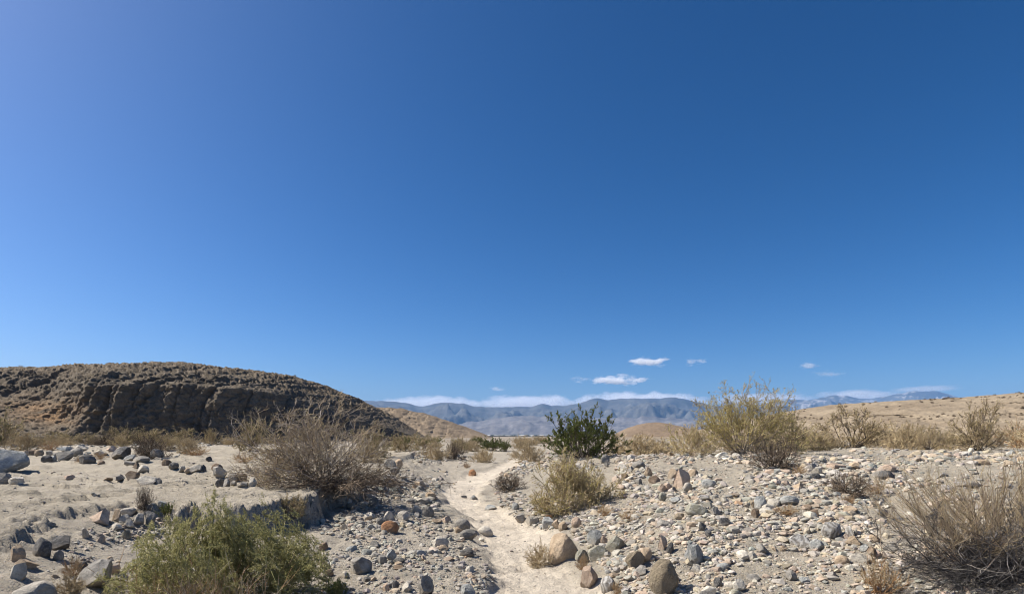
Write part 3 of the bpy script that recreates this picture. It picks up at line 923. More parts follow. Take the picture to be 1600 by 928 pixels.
B, R_, C_ = "boulder", "rock", "cobble"
STONES = [
    # left terrace
    (B, -22, 40, 697, 738, 'blue', 's', "big grey boulder at the left edge on the silt terrace"),
    (R_, -14, 16, 736, 757, 'grey', 's', "grey rock at the left edge just below the big grey boulder"),
    (R_, 12, 39, 742, 757, 'white', 's', "white grey cracked rock in front of the big grey boulder"),
    (R_, 66, 80, 710, 722, 'dark', 'r', "dark round rock beside a long pale grey rock on the terrace"),
    (R_, 87, 113, 705, 722, 'grey', 's', "long grey rock tipped up to the right on the terrace"),
    (R_, 79, 88, 711, 721, 'blue', 's', "small blue grey rock wedged between dark round rock and long grey rock"),
    (R_, 80, 97, 705, 712, 'grey', 's', "flat grey rock lying behind the long tipped grey rock"),
    (R_, 70, 83, 702, 711, 'white', 's', "pale rock behind the dark round rock on the terrace"),
    (R_, 110, 128, 700, 713, 'grey', 'r', "rounded grey rock right of the long tipped grey rock"),
    (R_, 90, 112, 695, 706, 'blue', 's', "blue grey rock at the back of the terrace rock row"),
    (R_, 118, 139, 692, 705, 'white', 's', "pale pointed rock at the back of the terrace rock row"),
    (R_, 125, 149, 708, 725, 'dark', 's', "dark angular rock at the front of the terrace rock row"),
    (R_, 146, 174, 701, 713, 'white', 's', "long whitish slab leaning right in the terrace rock row"),
    (R_, 163, 182, 694, 705, 'pink', 's', "pinkish rock behind the long whitish slab on the terrace"),
    (R_, 176, 203, 695, 717, 'dark', 's', "large dark grey double rock at the right of the terrace rock row"),
    (R_, 195, 212, 708, 720, 'blue', 's', "blue grey rock touching the large dark double rock"),
    (R_, 209, 234, 709, 721, 'grey', 's', "grey rock between the dark double rock and the dead brush heap"),
    (R_, 222, 236, 701, 711, 'grey', 's', "small grey rock leaning on the dead brush heap from the left"),
    (R_, 236, 256, 700, 715, 'grey', 'r', "rounded grey rock half inside the dead brush heap"),
    (R_, 34, 44, 703, 712, 'tan', 'r', "small tan rock just right of the big grey boulder"),
    (R_, 44, 56, 701, 711, 'brown', 'r', "brown rock in front of the round tan shrub"),
    (R_, 55, 68, 702, 712, 'tan', 'r', "tan rock between brown rock and pale rock on the terrace"),
    (R_, 152, 163, 718, 725, 'brown', 's', "small brown rock on sand right of the dark angular rock"),
    (R_, 195, 217, 719, 727, 'grey', 's', "low grey slab on sand in front of the terrace rock row"),
    (R_, 216, 233, 725, 738, 'white', 's', "pale grey rock leaning beside brown stone on open terrace sand"),
    (R_, 207, 219, 723, 734, 'brown', 's', "brown grey stone left of a pale leaning rock on the terrace"),
    (R_, 254, 268, 716, 728, 'brown', 'r', "round dark brown rock alone on the terrace sand"),
    (R_, 263, 273, 722, 731, 'grey', 's', "pale rock right of the round dark brown rock"),
    (R_, 267, 279, 725, 735, 'dark', 'r', "small dark rock in the arc of stones on the terrace"),
    (R_, 279, 290, 727, 738, 'grey', 's', "grey chipped rock in the middle of the stone arc"),
    (R_, 288, 299, 730, 738, 'tan', 'r', "small tan rock in the stone arc"),
    (R_, 297, 316, 725, 739, 'grey', 's', "tall grey pointed rock at the right of the stone arc"),
    (R_, 311, 323, 726, 737, 'dark', 's', "dark rock behind the tall pointed rock of the stone arc"),
    (R_, 322, 331, 713, 721, 'dark', 's', "small dark cube like rock alone on pale sand"),
    (R_, 216, 246, 742, 759, 'white', 's', "white grey boulder in the middle of the terrace"),
    (R_, 197, 217, 739, 753, 'brown', 's', "brown rock touching the white grey terrace boulder"),
    (R_, 182, 199, 740, 750, 'grey', 's', "grey broken rock left of the brown terrace rock"),
    (R_, 240, 254, 746, 756, 'grey', 's', "small grey rock right of the white grey terrace boulder"),
    (R_, 99, 115, 741, 748, 'pink', 's', "flat pinkish stone alone on the terrace sand"),
    (R_, 162, 176, 744, 750, 'tan', 's', "flat tan stone left of the broken grey rock"),
    # little cairn heap on the terrace
    (R_, 331, 348, 724, 737, 'brown', 'r', "round brown stone at the top of the stone heap"),
    (R_, 332, 353, 731, 748, 'white', 's', "pale big stone at the left of the stone heap"),
    (R_, 337, 350, 746, 760, 'dark', 's', "dark blue stone at the foot of the stone heap"),
    (R_, 348, 360, 747, 760, 'grey', 's', "upright grey stone at the foot of the stone heap"),
    (R_, 358, 373, 739, 753, 'grey', 'r', "grey stone in the middle of the stone heap"),
    (R_, 370, 385, 739, 752, 'brown', 's', "brown stone at the right top of the stone heap"),
    (R_, 371, 388, 752, 763, 'grey', 's', "grey stone at the front of the stone heap"),
    (R_, 359, 370, 751, 760, 'white', 's', "small pale stone in front of the stone heap"),
    (R_, 386, 401, 745, 761, 'white', 's', "pale stone at the right end of the stone heap"),
    (R_, 384, 397, 730, 739, 'white', 's', "pale rock on sand behind the stone heap"),
    (R_, 412, 430, 730, 741, 'tan', 'r', "cream rounded rock at the left foot of the big bare bush"),
    # left foreground
    (R_, 54, 81, 840, 870, 'dark', 'r', "dark blue grey round rock at the mouth of the hollow"),
    (R_, 80, 110, 836, 859, 'dark', 's', "dark mottled rock right of the dark round rock"),
    (R_, 84, 99, 860, 876, 'grey', 'r', "small grey rock below the dark round rock"),
    (R_, 17, 40, 852, 880, 'tan', 's', "tall pale tan rock leaning in the left foreground trio"),
    (R_, 22, 60, 868, 890, 'tan', 's', "flat pale tan rock in the middle of the left foreground trio"),
    (R_, 13, 41, 880, 905, 'white', 's', "pale block at the front of the left foreground trio"),
    (B, 25, 86, 907, 940, 'white', 'r', "cream white boulder cut by the bottom edge at left"),
    (B, 126, 174, 876, 922, 'grey', 's', "grey triangular boulder left of the green bush"),
    (R_, 120, 139, 877, 896, 'dark', 'r', "dark rock behind the grey triangular boulder"),
    (R_, 160, 176, 879, 892, 'white', 's', "pale rock behind the peak of the triangular boulder"),
    (R_, 173, 187, 882, 898, 'pink', 'r', "pinkish rock at the left side of the green bush"),
    (R_, 139, 173, 793, 819, 'pink', 's', "crumbly pinkish brown rock at the back of the hollow"),
    (R_, 176, 190, 796, 816, 'tan', 's', "upright tan slab in the hollow"),
    (R_, 192, 212, 793, 806, 'white', 'r', "white rounded rock at the top of the hollow heap"),
    (R_, 188, 203, 803, 816, 'white', 's', "pale rock under the white rounded rock in the hollow"),
    (R_, 207, 225, 803, 825, 'grey', 's', "grey tall rock in the hollow heap"),
    (R_, 225, 243, 800, 821, 'grey', 's', "dark edged grey rock at the right of the hollow heap"),
    (R_, 175, 190, 817, 829, 'white', 's', "white slab lying low in the hollow"),
    (R_, 197, 209, 812, 828, 'white', 's', "white slab standing in the hollow beside the grey tall rock"),
    (R_, 191, 204, 828, 843, 'green', 'r', "greenish grey rounded rock near the green bush"),
    (R_, 128, 138, 826, 843, 'white', 's', "narrow white upright stone in the hollow"),
    (R_, 243, 262, 790, 801, 'blue', 's', "bluish rock under the terrace lip behind the green bush"),
    (R_, 150, 164, 836, 849, 'pink', 's', "pinkish stone on the floor of the hollow"),
    (R_, 75, 86, 818, 826, 'grey', 's', "small grey stone on the slope above the dark round rock"),
    # bar left of the sandy channel
    (R_, 596, 623, 813, 833, 'orange', 'r', "rusty orange rock on the stony bar"),
    (R_, 600, 617, 798, 815, 'white', 's', "white grey angular rock behind the rusty orange rock"),
    (R_, 565, 587, 799, 812, 'white', 's', "white broken rock left behind the rusty orange rock"),
    (R_, 562, 581, 769, 782, 'blue', 's', "blue grey rock at the foot of the big bare bush"),
    (R_, 575, 593, 777, 791, 'blue', 's', "blue grey angular rock below the big bare bush"),
    (R_, 535, 552, 780, 791, 'white', 's', "pale rock on gravel right of the shaded ledge"),
    (R_, 522, 536, 777, 786, 'grey', 'r', "small grey rock nearest the shaded ledge"),
    (B, 547, 581, 869, 898, 'grey', 's', "grey flat topped boulder casting shadow on the stony bar"),
    (R_, 711, 735, 809, 828, 'grey', 'r', "pale grey rounded rock at the top of the channel rock trio"),
    (R_, 718, 745, 826, 842, 'grey', 'r', "grey rock at the front of the channel rock trio"),
    (R_, 746, 771, 821, 838, 'white', 'r', "white topped rock standing on channel sand"),
    (R_, 709, 725, 821, 832, 'tan', 's', "flat tan rock between the channel rocks"),
    (R_, 747, 757, 840, 846, 'white', 'r', "small white stone below the white topped channel rock"),
    (R_, 717, 743, 854, 869, 'dark', 'r', "half buried dark grey rock at the channel edge"),
    (R_, 676, 701, 838, 857, 'white', 's', "white grey rock with dark front on the stony bar"),
    (R_, 604, 620, 858, 874, 'blue', 's', "blue grey block on the stony bar"),
    (R_, 590, 604, 866, 881, 'grey', 's', "grey stone left of the blue grey block"),
    (R_, 718, 744, 913, 934, 'blue', 's', "blue grey rock cut by the bottom edge near the channel"),
    (R_, 654, 677, 900, 932, 'grey', 's', "grey jagged rock at the bottom edge of the stony bar"),
    (R_, 612, 623, 907, 922, 'dark', 's', "dark upright stone among cobbles at the bottom edge"),
    (R_, 626, 643, 911, 926, 'white', 's', "pale stone right of the dark upright stone"),
    (R_, 597, 609, 911, 923, 'pink', 's', "pinkish stone left of the dark upright stone"),
    (R_, 566, 583, 902, 910, 'dark', 'r', "dark blue flat stone below the flat topped boulder"),
    (R_, 535, 546, 892, 903, 'white', 's', "white chip of rock left of the dark blue flat stone"),
    (R_, 508, 521, 890, 901, 'brown', 'r', "brown stone right of the green bush"),
    (R_, 499, 513, 848, 862, 'brown', 'r', "reddish brown stone near the green bush edge"),
    (B, 600, 620, 716, 733, 'grey', 's', "grey boulder at the right side of the big bare bush"),
    (R_, 617, 629, 717, 730, 'tan', 'r', "tan rock touching the grey boulder by the bare bush"),
    (R_, 609, 624, 730, 741, 'grey', 'r', "grey rock in front of the grey boulder by the bare bush"),
    (R_, 731, 745, 733, 744, 'orange', 's', "small orange rock at the far bend of the channel"),
    (R_, 665, 681, 767, 779, 'tan', 's', "yellowish tan rock at the left edge of the channel"),
    (R_, 658, 679, 790, 807, 'grey', 's', "grey rock at the edge of the bar above the channel"),
    (R_, 620, 640, 797, 812, 'white', 's', "whitish rock in the middle of the stony bar"),
    (R_, 640, 656, 789, 801, 'white', 's', "pale rock near the channel edge of the bar"),
    (R_, 734, 747, 772, 781, 'blue', 's', "blue grey flat rock alone on channel sand"),
    (R_, 720, 730, 773, 778, 'dark', 's', "small dark stone alone on channel sand"),
    (R_, 757, 776, 787, 796, 'blue', 's', "blue grey flat rock at the right edge of the channel"),
    # toe of the right bank
    (B, 856, 904, 834, 879, 'tan', 'r', "tan rounded boulder leaning at the right edge of the sand"),
    (R_, 885, 905, 853, 871, 'grey', 's', "grey rock tucked against the tan leaning boulder"),
    (R_, 917, 942, 829, 853, 'blue', 's', "pale blue white rock on the bank toe"),
    (R_, 938, 949, 837, 852, 'pink', 's', "small pinkish rock right of the pale blue white rock"),
    (B, 946, 979, 834, 861, 'green', 's', "large grey green cracked rock on the bank toe"),
    (R_, 899, 921, 857, 880, 'green', 's', "mottled grey green rock beside the tan leaning boulder"),
    (R_, 918, 949, 852, 876, 'green', 's', "mottled grey green rock under the cracked rock"),
    (R_, 892, 909, 808, 825, 'pink', 'r', "round tan pink rock below the straw coloured shrub"),
    (R_, 872, 886, 814, 828, 'tan', 'r', "tan stone at the end of the cobble row"),
    (R_, 862, 875, 812, 827, 'tan', 's', "small tan stone in the cobble row at the sand edge"),
    (R_, 846, 868, 807, 826, 'blue', 's', "blue grey angular rock in the cobble row at the sand edge"),
    (R_, 822, 842, 805, 821, 'white', 's', "pale rock in the cobble row at the sand edge"),
    (R_, 804, 823, 801, 818, 'grey', 's', "grey rock at the left of the cobble row"),
    (R_, 800, 812, 785, 797, 'blue', 'r', "blue grey stone above the cobble row"),
    (R_, 908, 936, 886, 920, 'pink', 's', "pink white triangular rock near the bottom edge"),
    (R_, 938, 961, 902, 926, 'stripe', 'r', "round speckled grey white rock near the bottom edge"),
    (B, 1014, 1059, 878, 931, 'mud', 'r', "big round mud coloured boulder near the bottom edge"),
    (R_, 977, 1006, 860, 889, 'mud', 's', "tan crumbling rock left above the round mud boulder"),
    (R_, 1002, 1019, 858, 882, 'tan', 'r', "smooth tan rock above the round mud boulder"),
    (R_, 994, 1010, 883, 900, 'grey', 's', "grey rock touching the left of the round mud boulder"),
    (R_, 1029, 1042, 837, 859, 'pink', 's', "salmon pink upright rock on the bank"),
    (R_, 1041, 1053, 848, 866, 'dark', 'r', "dark rock right of the salmon pink rock"),
    (R_, 1071, 1099, 852, 882, 'blue', 's', "blue white veined rock on the lower bank"),
    (R_, 1077, 1098, 882, 896, 'white', 's', "white rock below the blue white veined rock"),
    (R_, 1092, 1103, 816, 830, 'dark', 's', "small dark stone left above another dark stone on the bank"),
    (R_, 1101, 1112, 828, 839, 'dark', 'r', "small round dark stone on the bank"),
    (R_, 1123, 1140, 808, 822, 'dark', 's', "dark stone uphill of the two small dark stones"),
    (B, 1071, 1105, 785, 805, 'green', 'r', "flat grey oval rock with fine lines on the bank"),
    (B, 1053, 1077, 733, 765, 'pink', 's', "large pale pink boulder high on the bank"),
    (R_, 1066, 1082, 754, 769, 'white', 'r', "pale rock at the right foot of the pink boulder"),
    (R_, 1097, 1119, 747, 763, 'blue', 'r', "blue grey rounded rock right of the pink boulder"),
    (R_, 1026, 1042, 756, 770, 'pink', 's', "salmon rock with dark side left of the pink boulder"),
    (R_, 1037, 1050, 753, 766, 'pink', 's', "pinkish stone between salmon rock and pink boulder"),
    (R_, 1013, 1032, 742, 755, 'brown', 's', "brown pink rock left of the pink boulder"),
    (R_, 975, 993, 727, 740, 'grey', 's', "grey angular rock at the left end of the upper bank"),
    (R_, 1005, 1020, 728, 745, 'tan', 's', "tan block with shaded right side on the upper bank"),
    (R_, 1043, 1058, 732, 748, 'tan', 's', "tan grey rock behind the pink boulder"),
    (R_, 1029, 1041, 769, 783, 'green', 'r', "greenish stone below the salmon rock"),
    (R_, 1049, 1064, 775, 786, 'blue', 's', "blue grey stone below the pink boulder"),
    (R_, 1076, 1091, 732, 745, 'tan', 'r', "tan stone right above the pink boulder"),
    (R_, 971, 983, 738, 747, 'brown', 's', "brown stone below the grey angular rock"),
    (R_, 980, 993, 742, 750, 'white', 'r', "whitish stone right of the brown stone on the upper bank"),
    (R_, 989, 1003, 746, 757, 'grey', 's', "grey stone below the whitish stone on the upper bank"),
    (R_, 938, 952, 710, 724, 'grey', 's', "grey rock in shade right of the dark green bush"),
    (R_, 944, 951, 722, 730, 'grey', 's', "small grey stone under the shaded rock by the green bush"),
    (R_, 1142, 1157, 707, 717, 'white', 's', "pale rock at the foot of the tall olive bush"),
    (R_, 1179, 1198, 775, 796, 'blue', 's', "grey rock on the middle of the bank right of a yellow stone"),
    (R_, 1173, 1182, 781, 793, 'tan', 's', "small yellow tan stone beside a grey rock on the bank"),
    (R_, 1174, 1186, 794, 809, 'brown', 's', "brown stone below the yellow tan stone"),
    (R_, 1170, 1183, 861, 877, 'white', 's', "pale pointed stone on the lower right bank"),
    (R_, 1115, 1128, 902, 920, 'dark', 's', "dark stone near the bottom edge of the right bank"),
    (R_, 1145, 1164, 906, 926, 'white', 's', "white chunk near the bottom edge of the right bank"),
    (R_, 1091, 1118, 914, 936, 'white', 's', "white grey slab cut by the bottom edge of the right bank"),
    (R_, 1286, 1316, 816, 844, 'stripe', 'r', "white and dark banded rock on the right bank"),
    (R_, 1319, 1335, 821, 839, 'stripe', 's', "dark banded rock right of the white banded rock"),
    (R_, 1332, 1342, 824, 838, 'grey', 's', "grey stone right of the dark banded rock"),
    (R_, 1235, 1265, 834, 856, 'stripe', 's', "grey banded rock left below the white banded rock"),
    (R_, 1266, 1287, 842, 860, 'blue', 's', "blue grey rock below the white banded rock"),
    (R_, 1321, 1346, 838, 854, 'tan', 's', "tan block below the dark banded rock"),
    (R_, 1305, 1326, 867, 883, 'tan', 'r', "tan rounded rock downhill of the tan block"),
    (R_, 1358, 1373, 836, 849, 'tan', 'r', "yellowish tan rock right of the tan block"),
    (R_, 1332, 1351, 880, 893, 'white', 's', "pale flat rock downhill of the tan rounded rock"),
    (R_, 1328, 1358, 864, 881, 'white', 's', "pale grey rock right of the tan rounded rock"),
    (R_, 1219, 1247, 772, 789, 'blue', 'r', "blue grey smooth rock half sunk in the right bank"),
    (R_, 1200, 1221, 779, 793, 'white', 'r', "pale rock left of the blue grey smooth rock"),
    (R_, 1372, 1397, 734, 750, 'dark', 'r', "dark grey round rock by the rusty grass tuft"),
    (R_, 1380, 1398, 724, 736, 'pink', 's', "pinkish grey rock behind the dark grey round rock"),
    (R_, 1264, 1283, 738, 748, 'dark', 'r', "dark flat rock on the bank right of the dark low shrub"),
    (R_, 1268, 1287, 727, 741, 'white', 's', "pale rock above the dark flat rock"),
    (R_, 1369, 1387, 793, 807, 'grey', 'r', "grey rounded rock in the middle of the right bank"),
    (R_, 1262, 1281, 794, 808, 'brown', 's', "brown flat rock below the blue grey smooth rock"),
    (R_, 1494, 1528, 750, 763, 'grey', 'r', "wide flat grey rock seen through the twigs at right"),
    (R_, 1293, 1318, 721, 733, 'pink', 's', "reddish brown rock pair on the upper right bank"),
    (R_, 1229, 1245, 892, 909, 'grey', 's', "grey rock on the lower right bank"),
    (R_, 1345, 1358, 850, 862, 'blue', 's', "small blue stone right of the tan block"),
    (R_, 1219, 1230, 852, 862, 'tan', 's', "yellow white stone below the grey banded rock"),
    (R_, 1570, 1584, 688, 700, 'blue', 's', "blue grey rock on the skyline of the right bank"),
    (R_, 1513, 1521, 700, 708, 'white', 'r', "small white stone on the right bank crest"),
    (R_, 1524, 1532, 712, 723, 'dark', 's', "small dark edged stone near the right bank crest"),
]
for e in STONES:
    put_rock(*e)

# ---- scattered cobbles of the rubble: the larger ones one by one, the rest as gravel
ZONES = [   # polygon in the picture, stones, largest and smallest size in picture pixels, kinds
    ("bank", [(880, 822), (960, 775), (965, 735), (955, 712), (1040, 712), (1250, 716), (1700, 703), (1900, 720), (1900, 1000), (1000, 1000), (975, 925), (925, 872)], 52000, 15, 1.7),
    ("bar", [(500, 772), (575, 768), (600, 742), (625, 722), (680, 722), (705, 735), (692, 750), (680, 778), (700, 812), (728, 838), (752, 870), (775, 905), (800, 1000), (500, 1000), (505, 870), (560, 850), (500, 835), (505, 800)], 14000, 13, 1.7),
    ("edge", [(768, 760), (790, 748), (845, 800), (905, 806), (912, 826), (850, 828), (800, 818)], 1900, 9, 1.5),
    ("hollow", [(80, 866), (120, 838), (150, 820), (250, 800), (270, 830), (190, 875), (120, 890)], 900, 8, 2.0),
    ("front", [(60, 880), (200, 870), (200, 990), (-40, 990)], 260, 7, 2.0),
    ("bend", [(628, 722), (640, 706), (700, 708), (760, 720), (715, 730), (690, 740)], 1300, 7, 1.6),
    ("bend2", [(780, 742), (808, 724), (820, 708), (960, 708), (950, 735), (850, 735), (810, 750)], 1500, 8, 1.6),
    ("far", [(-200, 682), (420, 684), (400, 697), (-200, 706)], 2200, 7, 1.5),
    ("crest", [(955, 700), (1250, 700), (1700, 694), (1700, 712), (1250, 718), (955, 716)], 2600, 8, 1.5),
    ("terrace", [(-150, 735), (480, 745), (500, 770), (300, 785), (60, 800), (-150, 840)], 1000, 4.5, 1.2),
    ("sand", [(690, 745), (800, 730), (800, 800), (900, 840), (900, 930), (800, 930), (745, 850), (690, 790)], 380, 4, 1.1),
    ("row", [(40, 700), (280, 700), (320, 735), (270, 735), (200, 715), (60, 718)], 300, 6, 1.6),
]


def in_poly(x, y, P):
    ins = np.zeros(len(x), bool)
    n = len(P)
    for k in range(n):
        ax, ay = P[k]
        bx, by = P[(k + 1) % n]
        if ay == by:
            continue
        c = ((ay > y) != (by > y)) & (x < (bx - ax) * (y - ay) / (by - ay) + ax)
        ins ^= c
    return ins


PALETTE = np.array([(0.20, 0.20, 0.20), (0.27, 0.27, 0.265), (0.34, 0.335, 0.32), (0.46, 0.445, 0.41), (0.36, 0.30, 0.235), (0.41, 0.345, 0.27), (0.42, 0.345, 0.285), (0.085, 0.09, 0.1), (0.22, 0.245, 0.255),
                    (0.24, 0.185, 0.14), (0.3, 0.3, 0.26), (0.38, 0.23, 0.14)]) * np.array([1.1, 1.05, 0.97])
PALETTE = PALETTE * 0.66 + np.array([0.40, 0.35, 0.272]) * 0.34      # dusted with the sand of the wash
PROB = {'bank': [.08, .13, .18, .17, .17, .13, .03, .015, .06, .02, .03, .003], 'bar': [.16, .18, .18, .15, .09, .05, .01, .05, .10, .02, .02, .003], 'hollow': [.2, .1, .12, .2, .08, .05, .1, .12, .02, .01, 0, 0]}
rs = np.random.RandomState(11)
Vb0, Fb0 = icosphere(0)
Vb1, Fb1 = icosphere(1)
BASE0 = [rock_shape(300 + k, 0, k % 4 > 0, Vb0) for k in range(10)]
OCT = np.array([(1, 0, 0), (-1, 0, 0), (0, 1, 0), (0, -1, 0), (0, 0, 1), (0, 0, -1)], float)
FOCT = np.array([(0, 2, 4), (2, 1, 4), (1, 3, 4), (3, 0, 4), (2, 0, 5), (1, 2, 5), (3, 1, 5), (0, 3, 5)])
BASEO = [o / (o.max(0) - o.min(0)) for o in [OCT * (1 + np.random.RandomState(k).uniform(-0.3, 0.3, (6, 1))) + np.random.RandomState(k + 50).uniform(-0.3, 0.3, (6, 3)) for k in range(12)]]
BASE1 = [rock_shape(400 + k, 1, k % 5 > 0, Vb1) for k in range(14)]
RA = np.array(ROCKS_AT)
chunks = {0: [], 1: [], 2: []}
cands = []
for zname, poly, n, smax, smin in ZONES:
    P = np.array(poly, float)
    lo, hi = P.min(0), P.max(0)
    qx = rs.uniform(lo[0], hi[0], n * 4)
    qy = rs.uniform(lo[1], hi[1], n * 4)
    keep = in_poly(qx, qy, P)
    # patchy: thick in some places, bare in others
    pn = fbm(qx / 90.0, qy / 34.0, len(zname), 4)
    thin = 0.62 + 0.9 * pn
    if zname == 'bank':
        thin = thin - 0.55 * sstep(1330, 1480, qx) * sstep(716, 735, qy) - 0.35 * sstep(1120, 1200, qx) * sstep(1420, 1300, qx) * (qy > 860)
        thin = np.maximum(thin, 0.10)
    keep &= rs.uniform(size=len(qx)) < thin
    qx, qy = qx[keep][:n], qy[keep][:n]
    G = hits(qx, qy)
    size_px = smin * (1 - rs.uniform(size=len(qx)) * 0.9985) ** (-1 / 1.95)
    size_px = size_px * np.clip(1.0 + 0.9 * fbm(qx / 60.0 + 7, qy / 26.0, 3.0, 3), 0.7, 1.9)
    size_px = np.minimum(size_px, smax * rs.uniform(0.6, 1.3, len(qx)))
    size = np.minimum(size_px * G[:, 1] / F_PX, 0.32)
    ch = channel_mask(G[:, 0], G[:, 1])
    ok = (ch < 0.5) | (rs.uniform(size=len(qx)) < 0.05)
    if zname == 'sand':
        ok[:] = True
    if zname not in ('far', 'crest', 'row', 'terrace'):
        te = terrace_sd(G[:, 0], G[:, 1])
        ok &= te < 0.15
    ok &= G[:, 1] < 110
    for cx, cy, cr in RA:
        ok &= ((G[:, 0] - cx) ** 2 + (G[:, 1] - cy) ** 2) > (cr * 0.8) ** 2
    G, size, size_px = G[ok], size[ok], size_px[ok]
    pr = np.array(PROB.get(zname, PROB['bar'] if zname in ('bend', 'far', 'edge', 'row') else PROB['bank']))
    ci = rs.choice(len(PALETTE), len(G), p=pr / pr.sum())
    order = np.argsort(-size_px)
    for o_ in order[:60 if zname == 'bank' else 34 if zname == 'bar' else 8]:
        if size_px[o_] > 6.5:
            cands.append((zname, G[o_], size[o_], ci[o_], size_px[o_]))
            size[o_] = 0
    m = size > 0
    G, size, size_px, ci = G[m], size[m], size_px[m], ci[m]
    for lvl, sel in ((1, size_px >= 9.0), (0, (size_px < 9.0) & (size_px >= 4.2)), (2, size_px < 4.2)):
        base = (BASE0, BASE1, BASEO)[lvl]
        g, s, c = G[sel], size[sel], ci[sel]
        k = rs.randint(len(base), size=len(g))
        V = np.array(base)[k]                                   # n, nv, 3
        sc = s[:, None] * np.stack([rs.uniform(0.8, 1.3, len(g)), rs.uniform(0.7, 1.2, len(g)), rs.uniform(0.45, 0.85, len(g))], -1)
        V = V * sc[:, None, :]
        a = rs.uniform(0, 6.283, len(g))
        t = rs.normal(0, 0.3, len(g))
        ca, sa, ct, st = np.cos(a), np.sin(a), np.cos(t), np.sin(t)
        x, y, z = V[..., 0], V[..., 1], V[..., 2]
        y, z = y * ct[:, None] - z * st[:, None], y * st[:, None] + z * ct[:, None]
        x, y = x * ca[:, None] - y * sa[:, None], x * sa[:, None] + y * ca[:, None]
        V = np.stack([x, y, z], -1) + (g + np.stack([0 * s, 0 * s, s * 0.06], -1))[:, None, :]
        colr = PALETTE[c] * rs.uniform(0.82, 1.18, (len(c), 1)) * rs.uniform(0.96, 1.04, (len(c), 3))
        chunks[lvl].append((V, np.repeat(colr[:, None, :], V.shape[1], 1)))
Vs, Fs, Cs, off = [], [], [], 0
for lvl, base_f in ((0, Fb0), (1, Fb1), (2, FOCT)):
    V = np.concatenate([c[0] for c in chunks[lvl]])
    Cc = np.concatenate([c[1] for c in chunks[lvl]])
    n, nv = V.shape[:2]
    Fs.append((base_f[None] + (np.arange(n) * nv)[:, None, None]).reshape(-1, 3) + off)
    Vs.append(V.reshape(-1, 3))
    Cs.append(Cc.reshape(-1, 3))
    off += n * nv
gravel = obj("gravel", mesh_from("gravel", np.concatenate(Vs), [np.concatenate(Fs)], np.concatenate(Cs), smooth=False), M_GRAVEL)
kind(gravel, "stuff", "loose grey and tan gravel covering the wash and its right bank")

KIND_OF = ['grey', 'grey', 'grey', 'white', 'tan', 'tan', 'pink', 'dark', 'blue', 'brown', 'green', 'orange']
LBL = {'bank': ("cobble lying loose in the rubble of the right bank", "cobbles in the rubble of the right bank"),
       'bar': ("cobble lying loose on the stony bar left of the sandy channel", "cobbles on the stony bar left of the channel"),
       'edge': ("cobble at the right edge of the channel sand", "cobbles at the right edge of the channel sand"),
       'hollow': ("cobble on the floor of the eroded hollow", "cobbles on the floor of the eroded hollow"),
       'front': ("cobble near the left bottom corner", "cobbles near the left bottom corner"),
       'bend': ("stone on the left side of the far channel bend", "stones at the left of the far channel bend"),
       'bend2': ("stone on the right side of the far channel bend", "stones at the right of the far channel bend"),
       'far': ("stone in the far wash below the bluff", "stones in the far wash below the bluff"),
       'crest': ("stone on the crest of the right bank", "stones on the crest of the right bank"),
       'row': ("small stone between the terrace rocks", "small stones between the terrace rocks")}
ADJ = {'grey': "grey", 'white': "pale", 'tan': "tan", 'pink': "pinkish", 'dark': "dark", 'blue': "blue grey", 'brown': "brown", 'green': "greenish", 'orange': "rusty"}
for zname, g, s, ci, spx in cands:
    k = KIND_OF[ci]
    shape = rrock.choice("rsssss")
    o = obj("cobble", rock_mesh(shape, rrock.randrange(7 if shape == 'r' else 11), k))
    hgt = s * rrock.uniform(0.55, 0.9)
    o.scale = (s * rrock.uniform(0.95, 1.3), s * rrock.uniform(0.8, 1.1), hgt)
    o.rotation_euler = (rrock.uniform(-.3, .3), rrock.uniform(-.3, .3), rrock.uniform(0, 6.28))
    o.location = (g[0], g[1], g[2] + hgt * 0.16)
    t = LBL[zname]
    tag(o, ADJ[k] + " " + t[0], "rock", ADJ[k] + " " + t[1])

# ------------------------------------------------------------------ shrubs
def unit(v):
    return v / np.maximum(np.linalg.norm(v, axis=-1, keepdims=True), 1e-9)


def grow(rs, base, dirs, length, K, curl, up):
    P, T = [base], [dirs]
    d = dirs
    zv = np.array([0, 0, 1.0])
    for k in range(K - 1):
        d = unit(d + zv * (up / (K - 1)) + rs.normal(0, curl, base.shape))
        P.append(P[-1] + d * (length / (K - 1))[:, None])
        T.append(d)
    return np.stack(P, 1), np.stack(T, 1)


def branch(rs, P, T, length, n, t0, t1, spread, ratio, K, curl, up):
    """n side shoots on every branch"""
    N, K0 = P.shape[:2]
    t = rs.uniform(t0, t1, (N, n))
    f = t * (K0 - 1)
    i = np.minimum(f.astype(int), K0 - 2)
    f = (f - i)[..., None]
    r = np.arange(N)[:, None]
    base = P[r, i] * (1 - f) + P[r, i + 1] * f
    d = unit(T[r, i + 1] + rs.normal(0, spread, (N, n, 3)))
    L = length[:, None] * ratio * rs.uniform(0.55, 1.2, (N, n)) * (1.15 - 0.5 * t)
    return (*grow(rs, base.reshape(-1, 3), d.reshape(-1, 3), L.ravel(), K, curl, up), L.ravel())


